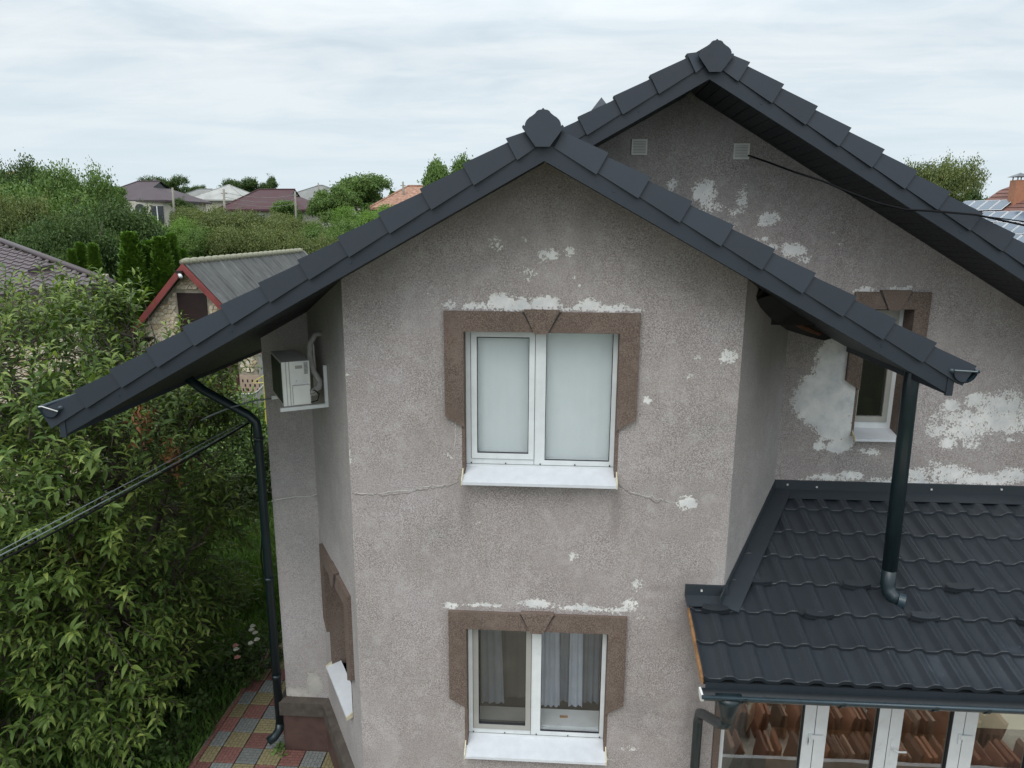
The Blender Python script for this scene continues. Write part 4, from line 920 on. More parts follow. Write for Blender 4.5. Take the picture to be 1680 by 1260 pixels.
# ------------------------------------------------------------------ foliage generators
def np_mesh(name, V, F, mat, smooth=False):
    me = bpy.data.meshes.new(name); nV, nF = len(V), len(F); k = F.shape[1]
    me.vertices.add(nV); me.vertices.foreach_set('co', V.astype(np.float32).ravel())
    me.loops.add(nF*k); me.loops.foreach_set('vertex_index', F.astype(np.int32).ravel())
    me.polygons.add(nF); me.polygons.foreach_set('loop_start', np.arange(0, nF*k, k, dtype=np.int32)); me.polygons.foreach_set('loop_total', np.full(nF, k, np.int32))
    me.materials.append(MAT[mat]); me.update(calc_edges=True)
    if smooth: me.polygons.foreach_set('use_smooth', [True]*nF)
    return me
def unit(v): return v/(np.linalg.norm(v, axis=-1, keepdims=True)+1e-9)
def leaf_template(L=0.11, Wd=0.036, droop=0.35, fold=0.25, segs=4):
    V = []; F = []
    prof = [0.10, 0.82, 1.0, 0.62, 0.04] if segs == 4 else [0.2, 1.0, 0.05]
    for i, p in enumerate(prof):
        t = i/segs; x = L*(t-0.12*t*t*droop*2); z = -droop*L*t*t*0.9 + 0.10*L*t; wv = Wd*0.5*p*1.15
        V += [(x, -wv, z+fold*wv), (x, 0, z), (x, wv, z+fold*wv)]
    for i in range(segs):
        a = 3*i; F += [(a, a+1, a+4, a+3), (a+1, a+2, a+5, a+4)]
    return np.array(V), np.array(F)
def scatter(tV, tF, P, X, Z, S):
    """place template at P with x-axis X, up roughly Z, scale S"""
    X = unit(X); Y = unit(np.cross(Z, X)); Z2 = np.cross(X, Y)
    V = P[:, None, :] + S[:, None, None]*(tV[None, :, 0:1]*X[:, None, :]+tV[None, :, 1:2]*Y[:, None, :]+tV[None, :, 2:3]*Z2[:, None, :])
    F = tF[None]+(np.arange(len(P))*len(tV))[:, None, None]
    return V.reshape(-1, 3), F.reshape(-1, tF.shape[1])

# ---- far and middle distance tree prototypes (crown mesh 0..1 tall, radius ~0.5; trunk)
def crown_proto(seed, n_clump, per, leaf, mat, shape='round', name='crown'):
    r = np.random.default_rng(seed)
    # lobes
    nl = 13; lob = []
    for i in range(nl):
        a = r.uniform(0, 6.28); rad = r.uniform(0.10, 0.33); zc_ = r.uniform(0.36, 0.82)
        lob.append((rad*math.cos(a), rad*math.sin(a), zc_, r.uniform(0.11, 0.20)))
    lob.append((0, 0, 0.62, 0.22))
    P = []; D = []
    for k in range(n_clump):
        l_ = lob[r.integers(len(lob))]; d = unit(r.normal(size=3)); d[2] = abs(d[2])*0.9+d[2]*0.1; rr_ = l_[3]*r.uniform(0.55, 1.08)
        c = np.array(l_[:3])+d*rr_*np.array([1, 1, 1.0])
        if r.random() < 0.02: c = c + d*0.05
        q = r.normal(size=(per, 3))*np.array([0.030, 0.030, 0.022]); P.append(c+q); D.append(np.tile(d, (per, 1))+r.normal(size=(per, 3))*0.7)
    P = np.concatenate(P); D = unit(np.concatenate(D))
    tV, tF = leaf_template(leaf, leaf*0.62, 0.2, 0.3, 2)
    X = unit(np.cross(D, r.normal(size=D.shape))+D*0.2); V, F = scatter(tV, tF, P, X, D, r.uniform(0.7, 1.3, len(P)))
    return np_mesh(name, V, F, mat)
def trunk_proto(seed, spread=0.25):
    rr = random.Random(seed); mb = MB(); mb.tube([(0, 0, -0.05), (0.01, 0, 0.2), (rr.uniform(-.03, .03), rr.uniform(-.03, .03), 0.45)], [0.028, 0.022, 0.014], 7)
    for k in range(6):
        a = rr.uniform(0, 6.28); z0 = rr.uniform(0.18, 0.42); mb.tube([(0, 0, z0), (spread*0.5*math.cos(a), spread*0.5*math.sin(a), z0+0.16), (spread*math.cos(a), spread*math.sin(a), z0+rr.uniform(.28, .42))], [0.013, 0.009, 0.004], 5)
    return mb.mesh('trunk', 'bark', True)
PR = {}
for nm, mt, sd_ in (('a', 'green_a', 11), ('b', 'green_b', 12), ('c', 'green_c', 13), ('d', 'green_d', 14)):
    PR[nm] = [crown_proto(sd_*10+q, 1000, 26, 0.024, mt) for q in range(2)]
PRT = [trunk_proto(1), trunk_proto(2)]
PRN = {'a': [crown_proto(501, 1300, 26, 0.017, 'green_a')], 'b': [crown_proto(502, 1500, 28, 0.016, 'green_b')], 'c': [crown_proto(503, 1500, 28, 0.016, 'green_c')], 'd': [crown_proto(504, 1500, 28, 0.016, 'green_d')]}
def tree(px, ytop, D, width_px, kind, label, group=None, near=False, name='tree', cat='tree', hmin=None, sink=0.0):
    top = atY(px, ytop, D); zg = hgt(top[0], D); H = top[2]-zg; Wd = width_px/FPX*D
    H *= 1.05
    H += sink
    o = thing(name, label, cat, (top[0], D, zg-sink), group)
    rz = random.uniform(0, 6.28); pr = (PRN if near else PR)[kind]
    c = link('crown', random.choice(pr), o, (top[0], D, zg-sink), rot=(0, 0, rz)); c.scale = (Wd/0.78, Wd/0.78, H/0.93)
    t = link('trunk', random.choice(PRT), o, (top[0], D, zg-sink), rot=(0, 0, rz)); t.scale = (Wd/0.9, Wd/0.9, H/0.93)
    return o
T = [ # px, ytop, D, width px, kind, label
 (22, 262, 42, 120, 'c', 'tall dark green tree at the far left edge against the sky'),
 (125, 274, 40, 120, 'a', 'tall loose green tree with a thin top, left of the purple roofed house'),
 (70, 305, 36, 170, 'a', 'broad green tree in front of the tall dark one at the left edge'),
 (5, 330, 30, 130, 'b', 'paler green tree low at the left edge above the corrugated roof'),
 (180, 330, 34, 150, 'c', 'dense dark green tree below the purple roofed house'),
 (120, 345, 28, 150, 'c', 'dark bushy tree just behind the corrugated roof'),
 (212, 362, 38, 110, 'a', 'low green tree in front of the arched window house'),
 (262, 366, 46, 90, 'd', 'bright green shrubby tree under the windows of the purple roofed house'),
 (268, 292, 118, 66, 'c', 'dark tree rising right behind the purple roof'),
 (395, 296, 150, 60, 'c', 'dark tree behind the pale pyramid roof'),
 (440, 295, 150, 34, 'c', 'small round dark tree behind the maroon roof'),
 (418, 300, 150, 40, 'c', 'low dark tree between the two far trees behind the maroon roof'),
 (315, 306, 140, 40, 'c', 'small dark tree beside the far grey roof'),
 (592, 290, 82, 96, 'a', 'tall round green tree rising over the grey roof'),
 (545, 308, 74, 70, 'a', 'green tree left of the tall round one'),
 (640, 322, 76, 60, 'c', 'low dark tree left of the orange tiled roof'),
 (742, 266, 62, 84, 'a', 'green tree just above the front roof edge right of the orange roof'),
 (1545, 271, 52, 100, 'b', 'round leafy tree above the right roof edge before the solar panel house'),
 (1600, 318, 90, 60, 'c', 'low distant trees left of the solar panel roof'),
 (1500, 300, 56, 70, 'a', 'green tree half hidden behind the right roof edge'),
 (320, 345, 52, 100, 'b', 'olive green tree in front of the pale pyramid roof'),
 (375, 352, 50, 100, 'b', 'olive green tree below the pale pyramid roof'),
 (430, 356, 50, 100, 'b', 'olive tree in front of the maroon roofed house'),
 (485, 365, 48, 90, 'b', 'olive tree by the grey pole in front of the maroon house'),
 (540, 362, 46, 100, 'a', 'green tree above the grey barn roof'),
 (590, 350, 54, 90, 'd', 'bright green tree below the tall round tree'),
 (625, 345, 60, 80, 'd', 'bright green tree in front of the orange tiled roof'),
 (520, 395, 38, 90, 'b', 'yellowish green tree right behind the barn ridge end'),
 (575, 385, 40, 90, 'a', 'green tree next to the front roof edge behind the barn'),
 (455, 385, 40, 100, 'b', 'olive tree right behind the middle of the barn ridge'),
 (380, 378, 40, 110, 'b', 'olive tree behind the left half of the barn ridge'),
 (310, 374, 40, 90, 'a', 'green tree behind the tall thujas'),
 (690, 340, 58, 60, 'd', 'bright green bush peeping over the front roof edge'),
 (40, 375, 25, 140, 'c', 'dark shrubby tree behind the ridge of the corrugated roof'),
 (230, 400, 27, 80, 'c', 'dark shrub between the thuja groups'),
 (176, 306, 78, 50, 'a', 'green tree covering the left end of the purple roof'),
 (462, 331, 80, 60, 'a', 'low green tree against the wall of the maroon roofed house'),
 (300, 330, 84, 44, 'c', 'small dark tree at the right end of the purple roof'),
]
for px, yt, D, wd, kd, lb in T: tree(px, yt, D, wd, kd, lb, 'trees on the hillside', near=D < 56)
# far belt of woodland that reads as one mass
r = np.random.default_rng(99)
P = []; 
for k in range(9000):
    x = r.uniform(-260, 260); y = 175+r.uniform(0, 25); P.append((x, y, hgt(x, y)+r.random()**0.7*(3.8+2.0*math.sin(x*0.11)+1.5*math.sin(x*0.31+1)+1.2*math.sin(x*0.73))))
P = np.array(P); tV, tF = leaf_template(1.5, 1.1, 0.2, 0.3, 2); D_ = unit(r.normal(size=P.shape)); V, F = scatter(tV, tF, P, D_, unit(r.normal(size=P.shape)), r.uniform(.6, 1.3, len(P)))
link('distant_woodland', np_mesh('distant_woodland', V, F, 'green_c'), None, (0, 0, 0), kind='stuff', label='distant belt of trees along the horizon', category='woodland')
# hillside undergrowth filling between the trees
P = []
for k in range(45000):
    y = 22+68*r.random()**0.8; x = r.uniform(-75, -2) if r.random() < 0.8 else r.uniform(8, 60)
    if abs(x+9.5) < 7 and y < 31: continue
    P.append((x, y, hgt(x, y)+r.random()**1.5*(1.3+0.9*math.sin(x*0.6+y*0.3))))
P = np.array(P); tV, tF = leaf_template(0.34, 0.22, 0.2, 0.3, 2); D_ = unit(r.normal(size=P.shape)); V, F = scatter(tV, tF, P, D_, unit(r.normal(size=P.shape)), r.uniform(.5, 1.2, len(P)))
link('undergrowth', np_mesh('undergrowth', V, F, 'green_b'), None, (0, 0, 0), kind='stuff', label='tangled undergrowth covering the hillside between the trees', category='undergrowth')

# ---- thujas: dense cones of small upright sprays
def thuja_proto(seed):
    r = np.random.default_rng(seed); n = 20000; t = r.random(n)**0.8; a = r.uniform(0, 6.283, n)
    prof = 0.5*0.36*(1-np.exp(-((1-t)/0.30)**1.25))*0.25; rad = prof*(0.86+0.10*np.sin(a*5+t*9)+0.08*np.sin(a*11-t*23))*np.sqrt(r.uniform(0.55, 1.05, n))
    P = np.stack([rad*np.cos(a), rad*np.sin(a), 0.02+t*0.95], 1); X = unit(np.stack([np.cos(a)*0.55, np.sin(a)*0.55, np.ones(n)*1.1], 1)+r.normal(size=(n, 3))*0.25)
    tV, tF = leaf_template(0.024, 0.014, 0.0, 0.3, 2); V, F = scatter(tV, tF, P, X, unit(np.stack([np.cos(a), np.sin(a), 0*a], 1)+r.normal(size=(n, 3))*0.4), r.uniform(.6, 1.3, n))
    V[:, 2] = V[:, 2]; return np_mesh('crown', V, F, 'thuja')
TH = [thuja_proto(1), thuja_proto(2)]
for px, yt, wd, D, lb in ((212, 384, 60, 22.5, 'tallest cone shaped thuja left of the barn'), (232, 405, 46, 22.9, 'thuja leaning against the right side of the tallest one'), (243, 398, 40, 24, 'narrow thuja behind, in the gap between the two big ones'),
        (262, 392, 56, 23, 'broad thuja next to the barn gable'), (280, 386, 40, 23.6, 'thuja rising behind the broad one by the barn'), (299, 411, 34, 24.5, 'small thuja tip peeping over the barn apex'),
        (152, 403, 36, 23, 'small thuja, right one of the pair by the corrugated roof'), (131, 401, 34, 23.6, 'small thuja, middle one behind the corrugated roof corner'), (117, 412, 30, 23.2, 'smallest thuja at the left of the row behind the corrugated roof')):
    top = atY(px, yt, D); zg = hgt(top[0], D); H = (top[2]-zg)
    o = thing('thuja', lb, 'thuja', (top[0], D, zg), 'thujas behind the barn'); w_ = wd/FPX*D*0.88
    # visible width is that of the upper part; the foot is wider
    c = link('crown', random.choice(TH), o, (top[0], D, zg), rot=(0, 0, random.uniform(0, 6))); c.scale = (w_*12.5, w_*12.5, H/0.98)
    mb = MB(); mb.tube([(top[0], D, zg-0.1), (top[0], D, zg+H*0.4)], [0.07, 0.03], 7); part('trunk', mb, 'bark', o)

# ------------------------------------------------------------------ stone barn with grey fibre cement roof
def corrug(name, col, lo, hi, freq):
    m, n, l, b = nmat(name)
    t = noise(n, l, 1.0, 8, 0.75, stretch=(0.5, 5.0, 0.5)); t2 = noise(n, l, 3, 6, 0.7)
    c = cramp(n, l, t, [(0.32, tuple(x*0.45 for x in col)), (0.5, col), (0.62, tuple(x*1.25 for x in col)), (0.70, hi)])
    c = mixc(n, l, cramp(n, l, t2, [(0.45, (0, 0, 0)), (0.75, (.5, .5, .5))]), c, lo)
    l.new(c, b.inputs['Base Color']); b.inputs['Roughness'].default_value = 0.95; b.inputs['Specular IOR Level'].default_value = 0.2
    return m
MAT['asb'] = corrug('weathered_fibre_cement', (0.115, 0.115, 0.112), (0.055, 0.055, 0.05), (0.36, 0.36, 0.35), 1)
MAT['lichen'] = simple('lichened_ridge', (0.26, 0.25, 0.18), 0.95, var=0.35, nscale=8)
MAT['redpaint'] = simple('faded_red_paint', (0.24, 0.055, 0.05), 0.6, var=0.2, nscale=3)
MAT['hatch'] = simple('dark_brown_door', (0.030, 0.016, 0.016), 0.4, var=0.2)
MAT['rbrown'] = simple('red_brown_gate', (0.085, 0.032, 0.024), 0.6, var=0.2)
MAT['mortar'] = simple('dark_mortar', (0.36, 0.32, 0.25), 0.95, var=0.3, nscale=9)
MAT['render'] = simple('grey_render', (0.34, 0.34, 0.32), 0.9, var=0.15)
def stonemat(name, stops):
    m, n, l, b = nmat(name); g = n.new('ShaderNodeNewGeometry')
    c = cramp(n, l, g.outputs['Random Per Island'], stops); c = mixc(n, l, 0.5, c, cramp(n, l, noise(n, l, 9, 6, 0.7), [(0.3, (0.55, 0.5, 0.42)), (0.7, (1.15, 1.12, 1.05))]), 'MULTIPLY')
    l.new(c, b.inputs['Base Color']); b.inputs['Roughness'].default_value = 0.9; return m
MAT['stone'] = stonemat('cream_rubble_stone', [(0.0, (0.66, 0.54, 0.36)), (0.3, (0.80, 0.72, 0.57)), (0.6, (0.74, 0.65, 0.53)), (0.85, (0.84, 0.78, 0.68)), (1.0, (0.60, 0.46, 0.28))])
def rubble(F, u0, u1, z0, z1, inside, size, parent, seed=1, nn=0.03, name='rubble_stones', mat='stone'):
    r = np.random.default_rng(seed); nu = int((u1-u0)/size); nz = int((z1-z0)/(size*0.85)); S = {}
    for i in range(-1, nu+1):
        for j in range(-1, nz+1): S[i, j] = np.array([u0+(i+0.5+r.uniform(-.40, .40))*size*1.0, z0+(j+0.5+r.uniform(-.40, .40))*size*0.85])
    mb = MB()
    for (i, j), c in S.items():
        if not inside(c[0], c[1]): continue
        poly = [c+np.array(q)*size for q in ((-1.2, -1.2), (1.2, -1.2), (1.2, 1.2), (-1.2, 1.2))]
        for di in (-2, -1, 0, 1, 2):
            for dj in (-2, -1, 0, 1, 2):
                o_ = S.get((i+di, j+dj))
                if o_ is None or (di == 0 and dj == 0): continue
                mid = (c+o_)/2; nn_ = o_-c; new = []
                for a, b in zip(poly, poly[1:]+poly[:1]):
                    da, db = (a-mid)@nn_, (b-mid)@nn_
                    if da <= 0: new.append(a)
                    if da*db < 0: new.append(a+(b-a)*da/(da-db))
                poly = new
                if len(poly) < 3: break
            if len(poly) < 3: break
        if len(poly) < 3: continue
        cc = sum(poly)/len(poly); poly = [cc+(p-cc)*0.95 for p in poly]
        if not all(inside(p[0], p[1]) for p in poly): continue
        h = nn*r.uniform(.6, 1.3); top = [cc+(p-cc)*0.80 for p in poly]; k = len(mb.v); n = len(poly)
        mb.v += [tuple(F.p(p[0], p[1], 0.0)) for p in poly]+[tuple(F.p(p[0], p[1], h)) for p in top]
        mb.f.append(tuple(range(k+n, k+2*n))); mb.mi.append(0)
        for q in range(n): mb.f.append((k+q, k+(q+1) % n, k+n+(q+1) % n, k+n+q)); mb.mi.append(0)
    return part(name, mb, mat, parent, kind='stuff')
YB0 = 20.0; ax, az_ = -10.48, -1.08
barn = thing('stone_barn', 'cream rubble stone barn with red barge boards and an old grey corrugated roof', 'barn', (ax, YB0, G))
FB = FR((ax, YB0, 0), (1, 0, 0), (0, -1, 0)); SB = 1.10; hwl, hwr = 3.1, 3.1
mb = MB(); zt_ = lambda u: az_-0.15-SB*abs(u)
mb.prism([(ax-2.7, YB0, G), (ax+2.75, YB0, G), (ax+2.75, YB0, zt_(2.75)), (ax, YB0, zt_(0)), (ax-2.7, YB0, zt_(2.7))], (0, 9.0, 0)); part('wall', mb, 'mortar', barn)
def ins(u, z):
    if z > zt_(u)-0.02 or z < G+0.4 or abs(u) > 2.68: return False
    if -0.44 < u < 0.46 and -3.35 < z < -1.93: return False
    if -0.9 < u < 1.25 and z < -3.95: return False
    if u > 1.85 and z < -3.4: return False
    return not (u > 1.25 and z < -4.35)
rubble(FB, -2.75, 2.75, G+0.3, az_, ins, 0.135, barn, 4)
# ventilated brick panel beside the gate
MAT['pbrick'] = simple('pink_beige_block', (0.50, 0.38, 0.29), 0.9, var=0.12, nscale=5)
mb = MB(); FB.box(mb, 1.25, 1.85, G, -4.35, 0.0, 0.02); pb_ = part('vent_brick_panel', mb, 'pbrick', barn)
mb = MB(); FB.box(mb, 0, 0.045, 0, 0.085, 0.02, 0.024); me = mb.mesh('vent_hole', 'hatch')
for j in range(9):
    for i in range(4): link('vent_hole', me, pb_, (1.31+0.145*i+(0.07 if j % 2 else 0)-0.0, 0, -4.56-0.135*j))
mb = MB(); FB.box(mb, 1.85, 2.75, G, -3.4, 0.0, 0.03); part('rendered_corner', mb, 'render', barn)
mb = MB(); FB.box(mb, -0.42, 0.44, -3.33, -1.95, 0.0, 0.03); part('hatch', mb, 'hatch', barn)
mb = MB(); FB.box(mb, -0.9, 1.22, G, -3.97, 0.0, 0.05); part('gate', mb, 'rbrown', barn)
for sg in (-1, 1):
    mb = MB(); e = 3.3
    mb.prism([(ax, YB0-0.35, az_), (ax+sg*e, YB0-0.35, az_-SB*e), (ax+sg*e, YB0-0.35, az_-SB*e-0.24), (ax, YB0-0.35, az_-0.24)], (0, 0.04, 0)); part('barge_board', mb, 'redpaint', barn)
    mb = MB(); mb.prism([(ax, YB0-0.31, az_-0.06), (ax+sg*e, YB0-0.31, az_-SB*e-0.06), (ax+sg*e, YB0-0.31, az_-SB*e-0.10), (ax, YB0-0.31, az_-0.10)], (0, 0.34, 0)); part('soffit', mb, 'render', barn)
    # corrugated sheet: waves along the ridge direction, slope down sideways
    mb = MB(); n = int(9.9/0.075); rows = 5
    for i in range(n+1):
        y = YB0-0.33+i*0.075; wv = 0.022*math.sin(i*0.075/0.30*6.283)
        for j in range(rows+1): u = e*1.02*j/rows; mb.v.append((ax+sg*u, y, az_-SB*u+0.03+wv+0.008*math.sin(j*2.1+i*0.05)))
    for i in range(n):
        for j in range(rows): a = i*(rows+1)+j; mb.f.append((a, a+1, a+rows+2, a+rows+1)); mb.mi.append(0)
    part('corrugated_roof', mb, 'asb', barn, smooth=True)
n = 22
mb = MB(); mb.tube([(0, -0.2, 0), (0, 0.0, 0.012), (0, 0.18, 0.0), (0, 0.24, -0.02)], [0.085, 0.105, 0.11, 0.08], 8); me = mb.mesh('ridge_tile', 'lichen', True)
for k in range(n): link('ridge_tile', me, barn, (ax, YB0-0.15+k*0.435, az_+0.02))
mb = MB(); P = atY(294, 447, 19.6); mb.box(P[0]-0.09, P[0]+0.09, 19.55, 19.7, P[2]-0.02, P[2]+0.05); cm = part('camera_bracket', mb, 'hatch', barn)
mb = MB(); mb.tube([P+np.array([-0.03, 0.05, -0.03]), P+np.array([0.10, -0.12, -0.12])], 0.05, 10); part('security_camera', mb, 'pvc', barn, smooth=True)

# yellow frame, wavy fence sheet and greens behind the house corner
fy = thing('swing_frame', 'yellow painted metal frame behind the house corner', 'metal frame', tuple(atY(437, 690, 16.5)))
MAT['yellow'] = simple('yellow_paint', (0.55, 0.50, 0.10), 0.5)
mb = MB(); a, b, c = atY(433, 616, 16.5), atY(414, 628, 16.5), atY(437, 690, 16.5)
mb.tube([a, c, np.array([c[0]+0.9, c[1], G])], 0.03, 6); mb.tube([a, b, atY(434, 628, 16.5)], 0.016, 6); part('tubes', mb, 'yellow', fy)
fn = thing('fence', 'low grey corrugated sheet fence with a white curved top edge', 'fence', (-8.4, 19.2, G))
mb = MB(); K = []
for i in range(41):
    t = i/40; P = atY(378+56*t, 652-22*t*t-4*math.sin(t*6.28), 19.2); K.append(P)
for i in range(40):
    a, b = K[i], K[i+1]; o = 0.010*math.sin(i*1.6); o2 = 0.010*math.sin((i+1)*1.6)
    mb.quad((a[0], a[1]+o, G), (b[0], b[1]+o2, G), (b[0], b[1]+o2, b[2]), (a[0], a[1]+o, a[2]))
part('sheet', mb, 'render', fn); mb = MB(); mb.tube(K, 0.025, 6); part('top_edge', mb, 'wcable', fn)

# ------------------------------------------------------------------ neighbour's corrugated metal tile roof at the left
MAT['plum'] = simple('plum_brown_metal_tile', (0.085, 0.062, 0.066), 0.5, var=0.14, nscale=2)
MAT['plumd'] = simple('plum_brown_ridge_metal', (0.070, 0.052, 0.056), 0.5, var=0.14, nscale=2)
nb = thing('neighbour_outbuilding', 'stone outbuilding at the left edge under a plum brown metal tile hip roof', 'outbuilding', (-13.5, 18, G))
Cc = atY(183, 465, 17.0); Ee = atY(-60, 490, 15.6); Hh = atY(0, 397, 20.5); Hh = Cc+(Hh-Cc)*1.35
du = unit(Ee-Cc); nr_ = unit(np.cross(du, Hh-Cc)); nr_ = nr_ if nr_[2] > 0 else -nr_; dv = unit(np.cross(nr_, du)); dv = dv if dv[2] < 0 else -dv
hl = (Hh-Cc)@(-dv); hu = (Hh-Cc)@du; Lc = 0.37
Ltot = 9.0
for k in range(int(hl/Lc)+1):
    v1 = k*Lc; u0 = hu*(v1+Lc*0.9)/hl
    O = Cc-dv*(v1+Lc)
    o = part('tile_course', tile_course(O, du, dv, nr_, u0, Ltot, 0.25, Lc, lap=0.03, lip=0.035), 'plum', nb, smooth=True)
    try: o.data.set_sharp_from_angle(angle=math.radians(32))
    except Exception: pass
mb = MB(); 
mb.tube([Cc+np.array([0.05, 0, 0.02]), Hh+np.array([0, 0, 0.06])], 0.085, 8); part('hip_cap', mb, 'plumd', nb, smooth=True)
mb = MB(); q1, q2 = Cc-dv*0.8+du*2.2+nr_*0.08, Cc-dv*1.0+du*3.0+nr_*0.08; P1 = atY(48, 450, 16.4)
d = ray(48, 452); tq = (nr_@Cc)/(nr_@d); q1 = d*tq; d = ray(88, 443); q2 = d*((nr_@Cc)/(nr_@d))
mb.prism([q1+nr_*0.02, q2+nr_*0.02, q2+nr_*0.16, q1+nr_*0.16], dv*0.03); part('snow_guard', mb, 'plumd', nb)
mb = MB(); mb.prism([Cc+np.array([0, 0, -0.02]), Cc+du*Ltot+np.array([0, 0, -0.02]), Cc+du*Ltot+np.array([0, 0, -0.10]), Cc+np.array([0, 0, -0.10])], (0.02, 0.03, 0)); part('eave_fascia', mb, 'plumd', nb)
back = Cc + 7.0*unit(np.array([du[1], -du[0], 0.0]))*np.array([1.0, 1.0, 0])*(1 if -du[0] > 0 else -1) + np.array([0, 0, -3.6])
mb = MB(); mb.face([Cc, back, Hh]); part('roof_slope', mb, 'plum', nb)
# walls under it
w0 = Cc+du*0.6+np.array([-0.2, 0.5, 0]); eu = du.copy(); eu[2] = 0; eu = unit(eu); en = np.array([eu[1], -eu[0], 0]); en = en if en[1] < 0 else -en
FN = FR((w0[0], w0[1], 0), eu, en)
mb = MB(); FN.box(mb, 0, 8, G, Cc[2]-0.12, -0.3, 0.0); mb.prism([FN.p(0, G, 0), FN.p(0, G, -5), FN.p(0, Cc[2]-0.1, -5), FN.p(0, Cc[2]-0.1, 0)], eu*0.3); part('wall', mb, 'mortar', nb)
rubble(FN, 0.15, 5.5, G+0.2, Cc[2]-0.15, lambda u, z: 0.3 < u < 5.4 and G+0.2 < z < Cc[2]-0.2, 0.19, nb, 8)
mb = MB()
for k in range(17): FN.box(mb, -0.02, 0.28 if k % 2 else 0.22, G+0.33*k+0.01, G+0.33*(k+1)-0.01, 0.0, 0.05)
part('quoins', mb, 'render', nb)

# ------------------------------------------------------------------ houses up the hill
MAT['maroon'] = simple('maroon_metal_roof', (0.060, 0.022, 0.026), 0.75, var=0.12, nscale=0.6)
MAT['purple'] = simple('dusky_purple_metal_roof', (0.066, 0.047, 0.053), 0.75, var=0.1, nscale=0.6)
MAT['pale'] = simple('pale_grey_slate_roof', (0.34, 0.34, 0.32), 0.9, var=0.2, nscale=0.8)
MAT['midgrey'] = simple('mid_grey_slate_roof', (0.19, 0.19, 0.18), 0.9, var=0.2, nscale=0.8)
MAT['orange'] = simple('patched_orange_clay_tile', (0.36, 0.15, 0.085), 0.9, var=0.5, nscale=4, vcol=(0.30, 0.18, 0.13))
MAT['cream'] = simple('cream_house_wall', (0.48, 0.45, 0.38), 0.9, var=0.1, nscale=1)
MAT['dwin'] = simple('dark_window', (0.03, 0.035, 0.04), 0.2, var=0.1)
MAT['clay'] = simple('red_brown_clay_tile', (0.16, 0.075, 0.060), 0.8, var=0.25, nscale=4)
MAT['panel'] = simple('solar_cell_blue_grey', (0.10, 0.13, 0.17), 0.15, var=0.15, nscale=1)
MAT['pframe'] = simple('solar_frame_pale', (0.62, 0.63, 0.64), 0.4)
MAT['chim'] = simple('orange_brick_chimney', (0.38, 0.17, 0.10), 0.85, var=0.2, nscale=6)
MAT['pole'] = simple('grey_concrete_pole', (0.28, 0.26, 0.22), 0.9, var=0.15)
